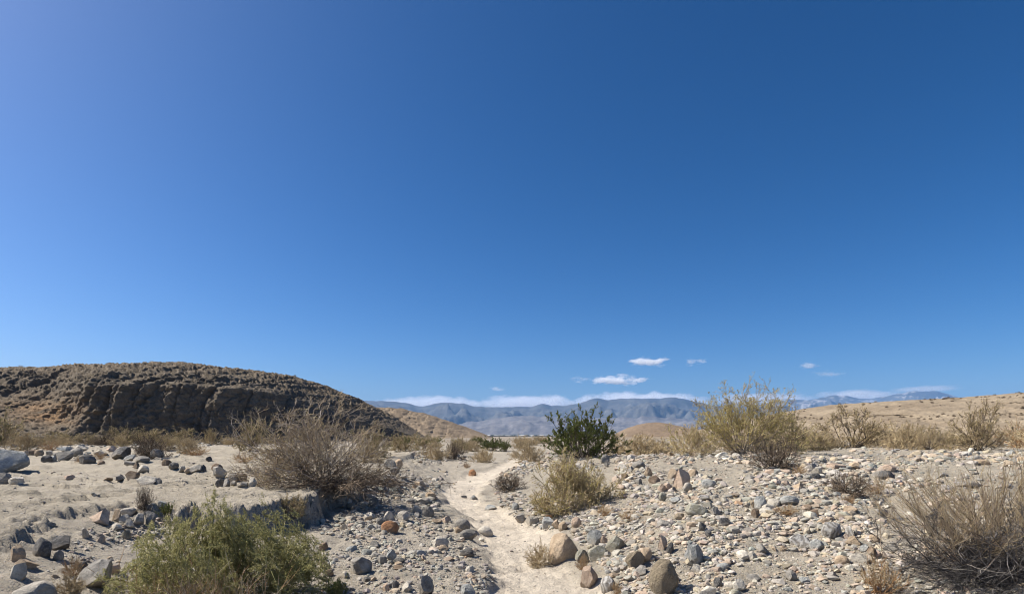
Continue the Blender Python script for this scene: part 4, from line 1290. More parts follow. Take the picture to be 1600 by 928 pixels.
def tubes(P, r0, r1, sides):
    N, K = P.shape[:2]
    T = unit(np.gradient(P, axis=1))
    ref = np.where(np.abs(T[..., 2:3]) < 0.9, np.array([0, 0, 1.0]), np.array([1.0, 0, 0]))
    A = unit(np.cross(T, ref))
    Bv = np.cross(T, A)
    rad = np.asarray(r0).reshape(-1, 1) * (1 - np.linspace(0, 1, K)) + np.asarray(r1).reshape(-1, 1) * np.linspace(0, 1, K)
    rad = np.broadcast_to(rad, (N, K))[..., None]
    V = np.stack([P + rad * (math.cos(a) * A + math.sin(a) * Bv) for a in np.arange(sides) * 2 * math.pi / sides], 2)   # N K S 3
    idx = np.arange(N * K * sides).reshape(N, K, sides)
    a = idx[:, :-1, :]
    b = np.roll(a, -1, 2)
    c = idx[:, 1:, :]
    d = np.roll(c, -1, 2)
    F = np.stack([a, b, d, c], -1).reshape(-1, 4)
    return V.reshape(-1, 3), F, K * sides


def leaves(rs, P, per, size, colrs, fold=0.35, tmin=0.15, droop=0.0):
    """small pointed leaves along shoots: two triangles each"""
    N, K = P.shape[:2]
    n = N * per
    k = np.repeat(np.arange(N), per)
    f = rs.uniform(tmin, 1, n) * (K - 1)
    i = np.minimum(f.astype(int), K - 2)
    f = (f - i)[:, None]
    base = P[k, i] * (1 - f) + P[k, i + 1] * f
    ax = unit(unit(P[k, i + 1] - P[k, i]) + rs.normal(0, 0.75, (n, 3)) - np.array([0, 0, droop]))
    sd = unit(np.cross(ax, rs.normal(size=(n, 3))))
    up = np.cross(ax, sd)
    s = (size * rs.uniform(0.6, 1.3, n))[:, None]
    V = np.stack([base, base + ax * s * 0.5 + sd * s * fold + up * s * 0.1, base + ax * s, base + ax * s * 0.5 - sd * s * fold + up * s * 0.1], 1).reshape(-1, 3)
    o = (np.arange(n) * 4)[:, None]
    F = np.concatenate([o + np.array([0, 1, 2, 3])], 0)
    c = colrs[rs.randint(len(colrs), size=n)] * rs.uniform(0.75, 1.25, (n, 1))
    return V, F, np.repeat(c, 4, 0)


def tinted(rs, n, per, colrs, lo=0.7, hi=1.25):
    c = colrs[rs.randint(len(colrs), size=n)] * rs.uniform(lo, hi, (n, 1))
    return np.repeat(c, per, 0)


def dome_dirs(rs, n, lean=0.15, flat=0.0):
    """directions over the upper half, flat>0 leans outward"""
    a = rs.uniform(0, 2 * math.pi, n)
    z = lean + (1 - lean) * rs.uniform(0, 1, n) ** (1 + flat)
    r = np.sqrt(np.maximum(0, 1 - z * z))
    return np.stack([r * np.cos(a), r * np.sin(a), z], -1)


def C3(*cs):
    return np.array(cs, float)


STRAW = C3((0.493, 0.392, 0.232), (0.420, 0.326, 0.196), (0.551, 0.450, 0.290), (0.362, 0.275, 0.167))
GREYWOOD = C3((0.286, 0.240, 0.195), (0.351, 0.299, 0.247), (0.221, 0.182, 0.143), (0.429, 0.377, 0.319))
DARKWOOD = C3((0.075, 0.06, 0.048), (0.10, 0.08, 0.062), (0.06, 0.05, 0.042))
ASHWOOD = C3((0.10, 0.092, 0.088), (0.055, 0.05, 0.048), (0.16, 0.148, 0.138), (0.04, 0.037, 0.036))
OLIVE = C3((0.194, 0.188, 0.075), (0.237, 0.219, 0.094), (0.156, 0.163, 0.062), (0.288, 0.250, 0.112))
YOLIVE = C3((0.54, 0.44, 0.175), (0.45, 0.38, 0.155), (0.60, 0.50, 0.23), (0.36, 0.32, 0.13))
GREEN = C3((0.345, 0.33, 0.14), (0.40, 0.37, 0.17), (0.28, 0.28, 0.11), (0.47, 0.42, 0.22))
DGREEN = C3((0.068, 0.115, 0.030), (0.088, 0.142, 0.038), (0.054, 0.088, 0.027), (0.121, 0.169, 0.054))
RUST = C3((0.34, 0.19, 0.085), (0.28, 0.15, 0.07), (0.4, 0.25, 0.13))
DEADTAN = C3((0.44, 0.34, 0.235), (0.38, 0.29, 0.2), (0.5, 0.41, 0.3))
BROWNTW = C3((0.221, 0.163, 0.111), (0.286, 0.215, 0.150), (0.176, 0.130, 0.091), (0.364, 0.286, 0.208))


def make_shrub(seed, W, D, H, stems=40, sub=(7, 6), ratio=(0.5, 0.45), lean=0.12, curl=0.10, up=0.35, r=0.006, twig=0.0022, wood=GREYWOOD, fine=STRAW,
               leaf=None, leaf_n=0, leaf_s=0.02, leaf_w=0.35, K=6, spread=(0.45, 0.5), flat=0.2, low=0.0, wood_n=None, jitter=0.08, t0=0.3):
    """parts of one plant, base at the origin, fitted to width W, depth D, height H"""
    rs = np.random.RandomState(seed)
    dirs = dome_dirs(rs, stems, lean, flat)
    base = rs.normal(0, jitter, (stems, 3)) * np.array([W, D, 0.0])
    base[:, 2] = low
    L = rs.uniform(0.7, 1.0, stems)
    S = np.array([W / 2, D / 2, H])
    P0, T0 = grow(rs, base / S, dirs, L, K, curl, up)
    lv = [(P0, T0, L)]
    for n, ra, sp in zip(sub, ratio, spread):
        P, T, l = branch(rs, *lv[-1], n, t0, 1.0, sp, ra, (max(3, K - len(lv) - 1) if len(lv) < 3 else 3), curl * 1.5, up * 0.6)
        lv.append((P, T, l))
    tip = lv[-1][0].reshape(-1, 3)
    q = np.percentile(np.abs(tip[:, :2]), 97, 0)
    zt = np.percentile(tip[:, 2], 98.5)
    S = np.array([W / 2 / q[0], D / 2 / q[1], H / zt])
    out = {}
    V, F, n = tubes(P0 * S, np.full(stems, r) * rs.uniform(0.6, 1.3, stems), r * 0.35, 4)
    out['branches'] = (V, [F], tinted(rs, stems, n, wood), M_TWIG)
    Vs, Fs, Cs, off = [], [], [], 0
    for k in range(1, len(lv)):
        P = lv[k][0] * S
        th = twig * (1.0, 1.6, 2.4)[len(lv) - 1 - k]
        V, F, n = tubes(P, th, th * 0.55, 3)
        Vs.append(V)
        Fs.append(F + off)
        c = fine if (k == len(lv) - 1 or wood_n is None) else wood
        Cs.append(tinted(rs, len(P), n, c))
        off += len(V)
    V = np.concatenate(Vs)
    V[:, 2] = np.maximum(V[:, 2], low - 0.02)
    out['twigs'] = (V, Fs, np.concatenate(Cs), M_TWIG)
    if leaf is not None:
        V, F, c = leaves(rs, lv[-1][0] * S, leaf_n, leaf_s, leaf, leaf_w)
        V[:, 2] = np.maximum(V[:, 2], low)
        out['leaves'] = (V, [F], c, M_LEAF)
    return out


def shrub_meshes(parts):
    res = []
    for k, (V, F, c, m) in parts.items():
        me = mesh_from(k, V, F, c)
        me.materials.append(m)
        res.append((k, me))
    return res


def put_shrub(name, meshes, loc, label, cat, scale=(1, 1, 1), rot=0.0, group=None):
    e = bpy.data.objects.new(name, None)
    col.objects.link(e)
    e.empty_display_size = 0.2
    e.location = loc
    e.scale = scale
    e.rotation_euler = (0, 0, rot)
    for k, me in meshes:
        o = obj(k, me, None, e)
        if k != 'branches':
            o["kind"] = "stuff"
    return tag(e, label, cat, group)


def span(x0, x1, y0, y1):
    """foot of a plant seen between these picture columns and rows, with its width and height"""
    x, y, z = hit((x0 + x1) / 2, y1)
    return (x, y, z), (x1 - x0) / F_PX * y, (y1 - y0) / F_PX * y


# --- the green bush in the foreground, dry stems at its heart
d = 5.35
gx = (344 - 800) / F_PX * d
gz = float(zg(np.array([gx]), np.array([d]))[0])
W, H = 300 / F_PX * d, EYE + (HORIZON - 796) / F_PX * d - gz
pt = make_shrub(1, W, W * 0.85, H, stems=130, sub=(6, 6, 3), ratio=(0.42, 0.52, 0.65), lean=-0.05, curl=0.10, up=0.10, r=0.004, twig=0.0018, wood=DEADTAN, fine=GREEN, leaf=GREEN, leaf_n=8,
                leaf_s=0.023, leaf_w=0.11, flat=0.15, spread=(0.5, 0.7, 0.8), t0=0.45, jitter=0.13)
for k in ('branches', 'twigs', 'leaves'):   # the crown narrows towards its top
    v = pt[k][0]
    f = 1.1 - 0.5 * np.clip(v[:, 2] / H, 0, 1.1) ** 1.6
    v[:, 0] = v[:, 0] * f - 0.06 * v[:, 2]
rs = np.random.RandomState(77)
n = 120
dd = dome_dirs(rs, n, 0.35, 0)
dd[:, 1] -= 0.45
P, T = grow(rs, rs.normal(0, 0.22, (n, 3)) * np.array([W * 0.6, 0.2, 0]) + np.array([0.1, -0.68, 0]), unit(dd), H * rs.uniform(0.35, 0.8, n), 7, 0.13, 0.25)
P2, T2, l2 = branch(rs, P, T, np.full(n, H * 0.6), 4, 0.3, 1, 0.5, 0.5, 5, 0.15, 0.2)
Va, Fa, na = tubes(P, 0.0035, 0.0014, 4)
Vb, Fb, nb = tubes(P2, 0.0018, 0.0008, 3)
pt['dry_stems'] = (np.concatenate([Va, Vb]), [Fa, Fb + len(Va)], np.concatenate([tinted(rs, n, na, DEADTAN), tinted(rs, len(P2), nb, np.concatenate([DEADTAN, RUST]))]), M_TWIG)
put_shrub("bush", shrub_meshes(pt), (gx, d, gz - 0.03), "large green bush with dry tan stems in the left foreground", "bush")

# --- dead dark bush with tan sprays in the right foreground
d = 4.9
gx = (1572 - 800) / F_PX * d
gz = float(zg(np.array([gx]), np.array([d]))[0])
W = 330 / F_PX * d
pt = {}
a = make_shrub(2, W, W * 0.8, 0.50 + 0.13, stems=130, sub=(6, 5, 2), ratio=(0.5, 0.58, 0.7), lean=0.02, curl=0.2, up=-0.1, r=0.0045, twig=0.0013, wood=ASHWOOD, fine=ASHWOOD, flat=0.5, K=6, spread=(0.7, 0.8, 0.8), jitter=0.14, t0=0.15)
pt['branches'] = a['branches']
pt['dead_twigs'] = a['twigs']
rs = np.random.RandomState(5)
n = 150
dd = dome_dirs(rs, n, 0.25, 0.1)
dd[:, 0] -= 0.12
P, T = grow(rs, rs.normal(0, 0.17, (n, 3)) * np.array([W, W * 0.6, 0]) + np.array([0.05, 0.15, 0.1]), unit(dd), rs.uniform(0.55, 1.1, n), 8, 0.07, 0.45)
P2, T2, l2 = branch(rs, P, T, np.full(n, 0.75), 8, 0.35, 1, 0.28, 0.45, 5, 0.07, 0.35)
P3, T3, l3 = branch(rs, P2, T2, l2, 4, 0.3, 1, 0.3, 0.5, 4, 0.08, 0.3)
parts_ = []
for Q, r0, r1, cc in ((P, 0.0042, 0.0016, BROWNTW), (P2, 0.002, 0.001, np.concatenate([BROWNTW * 1.3, STRAW])), (P3, 0.0014, 0.0008, np.concatenate([DEADTAN, STRAW, STRAW]))):
    V, F, q = tubes(Q, r0, r1, 3)
    parts_.append((V, F, tinted(rs, len(Q), q, cc)))
off, Vs, Fs, Cs = 0, [], [], []
for V, F, c in parts_:
    Vs.append(V); Fs.append(F + off); Cs.append(c); off += len(V)
pt['twig_sprays'] = (np.concatenate(Vs), Fs, np.concatenate(Cs), M_TWIG)
n = 22
P, T = grow(rs, rs.normal(0, 0.18, (n, 3)) * np.array([W, W * 0.6, 0.6]) + np.array([-0.1, -0.25, 0.25]), unit(dome_dirs(rs, n, -0.2, 0) + np.array([-0.3, -0.3, 0])), rs.uniform(0.25, 0.55, n), 9, 0.3, -0.1)
V, F, q = tubes(P, 0.0026, 0.001, 4)
pt['bleached_stems'] = (V, [F], tinted(rs, n, q, C3((0.32, 0.29, 0.25), (0.25, 0.225, 0.195))), M_TWIG)
put_shrub("bush", shrub_meshes(pt), (gx, d, gz - 0.03), "dead dark bush with tan upright twigs in the right foreground", "bush")

# --- the big bare bush on the terrace edge
(fx, fy, fz), W, H = span(372, 612, 638, 757)
pt = make_shrub(3, W * 0.97, W * 0.7, H * 1.02, stems=64, sub=(7, 6, 3), ratio=(0.5, 0.52, 0.65), lean=0.02, curl=0.14, up=0.2, r=0.013, twig=0.0026, wood=C3((0.30, 0.26, 0.21), (0.22, 0.185, 0.15), (0.38, 0.335, 0.28)),
                fine=np.concatenate([BROWNTW, GREYWOOD, GREYWOOD, STRAW]), leaf=YOLIVE, leaf_n=1, leaf_s=0.014, flat=0.3, K=8, spread=(0.42, 0.5, 0.55), jitter=0.05)
rs = np.random.RandomState(33)
n = 130   # tangle of fallen dark twigs about its foot
P, T = grow(rs, rs.normal(0, 0.2, (n, 3)) * np.array([W, W * 0.5, 0]) + np.array([0.55, -0.4, 0.08]), unit(dome_dirs(rs, n, -0.1, 1.0) + np.array([0.35, -0.2, 0])), rs.uniform(0.4, 1.1, n), 6, 0.2, -0.35)
P2, T2, l2 = branch(rs, P, T, np.full(n, 0.8), 12, 0.1, 1, 0.8, 0.45, 4, 0.2, -0.1)
Va, Fa, na = tubes(P, 0.008, 0.003, 3)
Vb, Fb, nb = tubes(P2, 0.0038, 0.002, 3)
V = np.concatenate([Va, Vb])
V[:, 2] = np.maximum(V[:, 2], 0.02 - 0.18 * np.clip(V[:, 0], 0, 2))
pt['dead_twigs'] = (V, [Fa, Fb + len(Va)], np.concatenate([tinted(rs, n, na, BROWNTW), tinted(rs, len(P2), nb, np.concatenate([BROWNTW, DARKWOOD]))]), M_TWIG)
put_shrub("bush", shrub_meshes(pt), (fx, fy, fz - 0.03), "big bare grey brown bush with tangled branches on the terrace edge", "bush")

# --- straw coloured round shrub by the channel
(fx, fy, fz), W, H = span(832, 966, 717, 800)
pt = make_shrub(4, W, W * 0.85, H, stems=96, sub=(7, 6, 4), ratio=(0.4, 0.5, 0.62), lean=-0.08, curl=0.12, up=0.02, r=0.0045, twig=0.0030, wood=C3((0.36, 0.30, 0.22), (0.28, 0.225, 0.16)), fine=np.concatenate([STRAW, STRAW, YOLIVE]),
                flat=0.0, spread=(0.6, 0.8, 0.9), jitter=0.11, t0=0.4)
put_shrub("shrub", shrub_meshes(pt), (fx, fy + 0.3, fz - 0.03), "dense round straw coloured shrub on the right edge of the channel", "shrub")

# --- dark green creosote bush
(fx, fy, fz), W, H = span(852, 972, 637, 714)
pt = make_shrub(6, W * 0.9, W * 0.75, H * 0.9, stems=72, sub=(6, 7), ratio=(0.4, 0.36), lean=0.02, curl=0.1, up=0.55, r=0.013, twig=0.0038, wood=DARKWOOD * 1.4, fine=DARKWOOD * 1.4, leaf=np.concatenate([DGREEN * np.array([1.9, 1.65, 1.4]), OLIVE * 0.8]), leaf_n=28, leaf_s=0.031,
                flat=0.12, spread=(0.5, 0.55), jitter=0.08, t0=0.35)
rs = np.random.RandomState(9)
n = 60
P, T = grow(rs, rs.normal(0, 0.16, (n, 3)) * np.array([W, W * 0.5, 0]), unit(dome_dirs(rs, n, 0.0, 0.6) + np.array([-0.2, -0.3, 0])), rs.uniform(0.4, 1.0, n), 6, 0.15, -0.1)
P2, T2, l2 = branch(rs, P, T, np.full(n, 0.7), 7, 0.2, 1, 0.6, 0.45, 4, 0.15, 0)
Va, Fa, na = tubes(P, 0.007, 0.003, 3)
Vb, Fb, nb = tubes(P2, 0.004, 0.002, 3)
pt['dead_twigs'] = (np.concatenate([Va, Vb]), [Fa, Fb + len(Va)], np.concatenate([tinted(rs, n, na, GREYWOOD), tinted(rs, len(P2), nb, GREYWOOD)]), M_TWIG)
put_shrub("bush", shrub_meshes(pt), (fx, fy, fz - 0.03), "dark green leafy bush on the bank before the mountains", "bush")

# --- tall olive bush right of centre
(fx, fy, fz), W, H = span(1075, 1252, 606, 708)
pt = make_shrub(8, W, W * 0.75, H, stems=66, sub=(6, 6, 3), ratio=(0.48, 0.5, 0.55), lean=0.03, curl=0.13, up=0.28, r=0.012, twig=0.0032, wood=C3((0.24, 0.2, 0.155), (0.16, 0.13, 0.1), (0.33, 0.28, 0.22)), fine=np.concatenate([YOLIVE, BROWNTW]),
                leaf=YOLIVE, leaf_n=2, leaf_s=0.04, flat=-0.15, K=7, spread=(0.4, 0.45, 0.5), jitter=0.06, t0=0.35)
put_shrub("bush", shrub_meshes(pt), (fx, fy, fz - 0.03), "tall loose olive yellow bush rising above the mountains", "bush")

# --- prototypes for the many smaller plants, unit sized, copied where they stand
PROTO = {}


def proto(key, **kw):
    PROTO[key] = [shrub_meshes(make_shrub(50 + 10 * len(PROTO) + k, 1.0, 0.85, kw['Hh'], **{a: b for a, b in kw.items() if a != 'Hh'})) for k in range(2 if key in ('tan', 'olive') else 1)]


proto('tan', Hh=0.55, stems=60, sub=(5, 5, 3), ratio=(0.44, 0.52, 0.62), lean=-0.03, curl=0.12, up=0.08, r=0.004, twig=0.0026, wood=STRAW, fine=STRAW, flat=0.05, spread=(0.5, 0.65, 0.75), jitter=0.11)
proto('olive', Hh=0.7, stems=40, sub=(5, 5, 3), ratio=(0.48, 0.5, 0.6), lean=0.03, curl=0.13, up=0.22, r=0.005, twig=0.0024, wood=BROWNTW, fine=np.concatenate([OLIVE, BROWNTW, STRAW, STRAW]), leaf=np.concatenate([OLIVE, STRAW, STRAW * 0.8]), leaf_n=1, leaf_s=0.02, flat=0.1, spread=(0.42, 0.45, 0.5))
proto('vase', Hh=0.62, stems=32, sub=(6, 6, 4), ratio=(0.48, 0.5, 0.58), lean=0.06, curl=0.12, up=0.26, r=0.0075, twig=0.0019, wood=DARKWOOD * 1.7, fine=np.concatenate([STRAW, STRAW, BROWNTW]), leaf=np.concatenate([STRAW, YOLIVE * 0.8]), leaf_n=1, leaf_s=0.012, flat=0.1, K=7,
      spread=(0.36, 0.42, 0.5), jitter=0.04)
proto('dark', Hh=0.5, stems=60, sub=(5, 5, 2), ratio=(0.46, 0.5, 0.6), lean=0.05, curl=0.14, up=0.25, r=0.006, twig=0.002, wood=DARKWOOD, fine=np.concatenate([DARKWOOD, BROWNTW]), flat=0.2, spread=(0.5, 0.5, 0.5))
proto('green', Hh=0.6, stems=40, sub=(6, 6), ratio=(0.42, 0.36), lean=0.1, curl=0.1, up=0.4, r=0.006, twig=0.0026, wood=DARKWOOD * 1.4, fine=OLIVE, leaf=np.concatenate([DGREEN * 1.1, OLIVE * 0.8]), leaf_n=6, leaf_s=0.026, flat=0.1, spread=(0.4, 0.4))
proto('rust', Hh=0.5, stems=60, sub=(5, 5), ratio=(0.42, 0.36), lean=0.05, curl=0.1, up=0.25, r=0.005, twig=0.003, wood=RUST, fine=np.concatenate([RUST, STRAW]), flat=0.1, spread=(0.4, 0.45))
proto('pale', Hh=0.6, stems=50, sub=(5, 5, 3), ratio=(0.48, 0.55, 0.62), lean=0.04, curl=0.1, up=0.2, r=0.004, twig=0.0024, wood=DEADTAN, fine=np.concatenate([DEADTAN * 0.8, YOLIVE * 0.75, STRAW, STRAW]), flat=0.1, spread=(0.4, 0.45, 0.5))
HH = {'tan': .55, 'olive': .7, 'vase': .62, 'dark': .5, 'green': .6, 'rust': .5, 'pale': .6}
rp = random.Random(3)


def small(kind_, x0, x1, y0, y1, label, cat="shrub", name="shrub", dist=None, group=None):
    if dist is None:
        (x, y, z), W, H = span(x0, x1, y0, y1)
    else:
        y = dist
        x = ((x0 + x1) / 2 - 800) / F_PX * y
        W, H = (x1 - x0) / F_PX * y, (y1 - y0) / F_PX * y
        z = EYE + (HORIZON - y1) / F_PX * y
        z = min(z, float(zg(np.array([x]), np.array([y]))[0]))
    s = H / HH[kind_]
    put_shrub(name, rp.choice(PROTO[kind_]), (x, y, z - 0.02 * H), label, cat, (W, W, s), rp.uniform(0, 6.28), group)


# left: in front of the bluff
small('olive', -45, 30, 640, 694, "olive brown bush at the left edge below the bluff", dist=40)
small('tan', 12, 66, 675, 703, "round tan shrub right behind the big grey boulder")
small('rust', 66, 94, 686, 703, "low orange tan shrub right of the round tan shrub")
small('olive', 70, 118, 670, 692, "olive shrub below the rusty fan of the bluff", dist=52)
small('olive', 115, 160, 672, 690, "olive shrub against the dark cleft of the bluff", dist=54)
small('dark', 145, 185, 674, 692, "dark low shrub at the right of the far gravel patch", dist=44)
small('olive', 158, 215, 662, 690, "olive bush under the middle of the bluff", dist=56)
small('pale', 172, 206, 678, 699, "pale straw shrub between olive bushes and terrace rocks")
small('olive', 205, 262, 665, 690, "wide olive bush under the dark bluff wall", dist=57)
small('dark', 202, 268, 680, 716, "dark brown heap of dead brush on the terrace")
small('pale', 244, 277, 681, 704, "grey green pale shrub right of the dead brush heap")
small('olive', 255, 312, 663, 689, "olive bush behind the grey green pale shrub", dist=58)
small('tan', 272, 315, 686, 707, "tan dry shrub right of the grey green shrub")
small('pale', 314, 347, 664, 689, "pale straw shrub against the shaded bluff wall", dist=50)
small('pale', 346, 370, 676, 690, "small pale shrub near the left of the big bare bush", dist=50)
small('olive', 366, 416, 656, 705, "yellow olive shrub behind the left side of the big bare bush")
small('rust', 286, 330, 700, 712, "low rusty grass tuft on the terrace behind the stone arc", "grass", "grass_tuft")
small('rust', 360, 400, 708, 722, "rusty grass tuft left of the big bare bush", "grass", "grass_tuft")
small('rust', 116, 130, 712, 722, "small orange grass tuft among the terrace rocks", "grass", "grass_tuft")
small('rust', 145, 165, 704, 718, "orange tan grass tuft right of the dark angular rock", "grass", "grass_tuft")
# middle distance
small('olive', 556, 612, 668, 716, "olive shrub right of the big bare bush", dist=24)
small('olive', 596, 660, 676, 711, "olive brown shrub below the bluff's right end", dist=30)
small('tan', 545, 600, 690, 722, "tan grey shrub touching the big bare bush at right", dist=20)
small('olive', 640, 690, 676, 700, "olive shrub low before the tan badland ridge", dist=44)
small('tan', 656, 702, 690, 716, "tan brown shrub at the left of the far channel bend", dist=32)
small('dark', 694, 728, 684, 712, "dark brown shrub left of the far channel bend", dist=33)
small('olive', 700, 734, 676, 702, "olive shrub behind the dark brown shrub", dist=42)
small('tan', 735, 775, 700, 722, "tan shrub at the far channel bend")
small('green', 748, 790, 682, 702, "green leafy shrub at the far end of the wash", dist=48)
small('green', 778, 800, 685, 703, "small green shrub right of the green leafy shrub", dist=47)
small('tan', 796, 852, 678, 708, "pale tan shrub left of the dark green bush", dist=30)
small('tan', 726, 752, 683, 700, "straw shrub behind the far channel bend", dist=46)
small('dark', 772, 822, 738, 766, "small brown twiggy shrub at the right edge of the channel")
small('rust', 722, 735, 722, 731, "yellowish tuft by the small orange rock", "grass", "grass_tuft")
# behind the right bank
small('tan', 940, 1045, 668, 703, "tan dry shrub right of the dark green bush", dist=27)
small('pale', 985, 1060, 676, 702, "straw coloured shrub below the brown mound", dist=30)
small('pale', 1042, 1120, 664, 712, "yellow olive shrub at the left foot of the tall olive bush")
small('dark', 1170, 1246, 688, 734, "dark low shrub before the right foot of the tall olive bush")
small('olive', 1200, 1262, 640, 702, "olive bush joining the tall olive bush at right", dist=24)
small('pale', 1226, 1292, 660, 698, "pale olive shrub between tall bush and bare vase bush", dist=26)
small('vase', 1270, 1392, 634, 699, "wide vase shaped tan bush on the right bank crest")
small('tan', 1380, 1446, 652, 694, "straw shrub right of the wide vase shaped bush", dist=26)
small('vase', 1432, 1472, 664, 703, "small open vase shaped shrub on the right bank crest")
small('pale', 1462, 1498, 672, 694, "small yellow olive shrub beside the small vase shaped shrub", dist=26)
small('vase', 1482, 1578, 628, 703, "big vase shaped bush near the right edge on the crest")
small('rust', 1562, 1640, 654, 696, "orange tan shrub at the right edge behind the crest", dist=26)
small('tan', 1600, 1700, 650, 700, "tan shrub just past the right edge on the crest", dist=24)
small('pale', 1150, 1200, 668, 702, "pale shrub behind the tall olive bush", dist=28)
# on the right bank
small('dark', 1288, 1358, 738, 774, "dead brown twigs lying on the right bank")
small('rust', 1354, 1384, 750, 771, "rusty grass tuft by the dark grey round rock", "grass", "grass_tuft")
small('rust', 1306, 1342, 772, 787, "rusty low grass below the dead brown twigs", "grass", "grass_tuft")
small('rust', 1236, 1262, 726, 740, "rusty grass right of the dark low shrub", "grass", "grass_tuft")
small('rust', 1210, 1250, 790, 806, "faint orange grass below the blue grey smooth rock", "grass", "grass_tuft")
small('rust', 930, 960, 788, 806, "orange grass at the right foot of the straw coloured shrub", "grass", "grass_tuft")
small('rust', 962, 1000, 800, 812, "orange grass streak on the bank toe", "grass", "grass_tuft")
small('rust', 900, 922, 866, 890, "dry orange grass by the mottled green rocks", "grass", "grass_tuft")
small('rust', 952, 976, 908, 928, "dry orange grass beside the round speckled rock", "grass", "grass_tuft")
small('tan', 822, 868, 850, 884, "thin dry twigs in front of the tan leaning boulder", "shrub")
small('rust', 1340, 1410, 870, 926, "thin tan grass left of the dead dark bush", "grass", "grass_tuft")
small('rust', 98, 130, 868, 900, "dry grass left of the triangular boulder", "grass", "grass_tuft")
small('tan', 88, 128, 896, 930, "straw grass at the bottom edge left of the triangular boulder", "grass", "grass_tuft")
small('dark', 214, 240, 764, 800, "thin dead sprig on the terrace lip behind the green bush", "sprig", "dead_sprig")
small('green', 250, 275, 790, 812, "small green sprig under the terrace lip", "sprig", "green_sprig")
small('olive', 430, 480, 778, 816, "pale olive sprigs in the ledge shadow behind the green bush", "sprig", "green_sprig")
small('green', 505, 545, 905, 940, "small green plant at the bottom edge right of the green bush", "plant", "green_plant")

# the band of brush at the foot of the bluff and hills
rb = random.Random(8)
for k in range(30):
    p = rb.uniform(-120, 650)
    d0 = rb.uniform(42, 62)
    h = rb.uniform(7, 15)
    kd = rb.choice(['olive', 'tan', 'tan', 'dark', 'pale'])
    small(kd, p - h * 1.1, p + h * 1.1, 690 - h, 690, {'olive': "olive", 'tan': "tan", 'dark': "dark brown", 'pale': "pale straw"}[kd] + " shrub in the brush along the foot of the dark bluff", dist=d0,
          group="brush along the foot of the bluff")
for k in range(26):
    p = rb.uniform(610, 870)
    d0 = rb.uniform(45, 85)
    h = rb.uniform(7, 14)
    kd = rb.choice(['olive', 'tan', 'tan', 'dark', 'pale', 'green'])
    small(kd, p - h * 1.2, p + h * 1.2, 692 - h, 692, {'olive': "olive", 'tan': "tan", 'dark': "dark brown", 'pale': "pale straw", 'green': "green"}[kd] + " low shrub in the far end of the wash", dist=d0,
          group="low shrubs in the far end of the wash")
for k in range(30):
    p = rb.uniform(1090, 1680)
    d0 = rb.uniform(26, 45)
    h = rb.uniform(14, 30)
    kd = rb.choice(['tan', 'pale', 'pale', 'olive', 'vase'])
    small(kd, p - h * 1.0, p + h * 1.0, 694 - h, 694, {'olive': "olive", 'tan': "tan", 'pale': "pale straw", 'vase': "bare brown"}[kd] + " shrub in the brush behind the right bank crest", dist=d0,
          group="brush behind the right bank crest")

# tiny shrubs on the skyline of the bluff
for q, (p, w, lab) in enumerate([(34, 7, "leftmost tiny shrub on the bluff skyline"), (168, 8, "tiny shrub on the bluff skyline, second from left"), (237, 9, "tiny shrub on the highest part of the bluff skyline"),
                                 (290, 9, "tiny shrub on the bluff skyline where it starts to fall"), (355, 6, "rightmost tiny shrub on the bluff skyline")]):
    i = int(np.argmin(np.abs(BLUFF_CREST[0] - p)))
    x, y, z = BLUFF_CREST[1][i], BLUFF_CREST[2][i], BLUFF_CREST[3][i]
    s = w / F_PX * y
    put_shrub("shrub", PROTO['dark' if q % 2 else 'olive'][0], (x, y, z - 0.1), lab, "shrub", (s, s, s * 1.1))
rs = np.random.RandomState(21)
for k in rs.choice(len(BLUFF_SLOPE), 34, replace=False):
    u, x, y, z = BLUFF_SLOPE[k]
    s = rs.uniform(2.5, 5) / F_PX * y
    put_shrub("shrub", PROTO['dark'][0][-1:], (x, y, z - 0.05), "tiny shrub speck on the falling slope of the dark bluff", "shrub", (s, s, s), 0, "shrub specks on the bluff slope")
U, Vv, X, D2, Z2 = RH
ok = np.argwhere((Vv > 0.32) & (Vv < 0.84) & (U > 1245) & (U < 1640))
wt = np.clip(0.25 + 1.3 * fbm(X[ok[:, 0], ok[:, 1]] * 0.09, Z2[ok[:, 0], ok[:, 1]] * 0.5, 2.0, 3), 0.02, 1.5)
sel = ok[rs.choice(len(ok), 150, replace=False, p=wt / wt.sum())]
for i, j in sel:
    s = 3.0 * rs.uniform(0.25, 1.0) ** -0.55 / F_PX * D2[i, j]
    put_shrub("shrub", PROTO['dark'][0][-1:], (X[i, j], D2[i, j], Z2[i, j] - 0.08), "small dark shrub dotted on the tan right hillside", "shrub", (s, s, s * 1.2), rs.uniform(0, 6), "shrubs dotted on the right hillside")

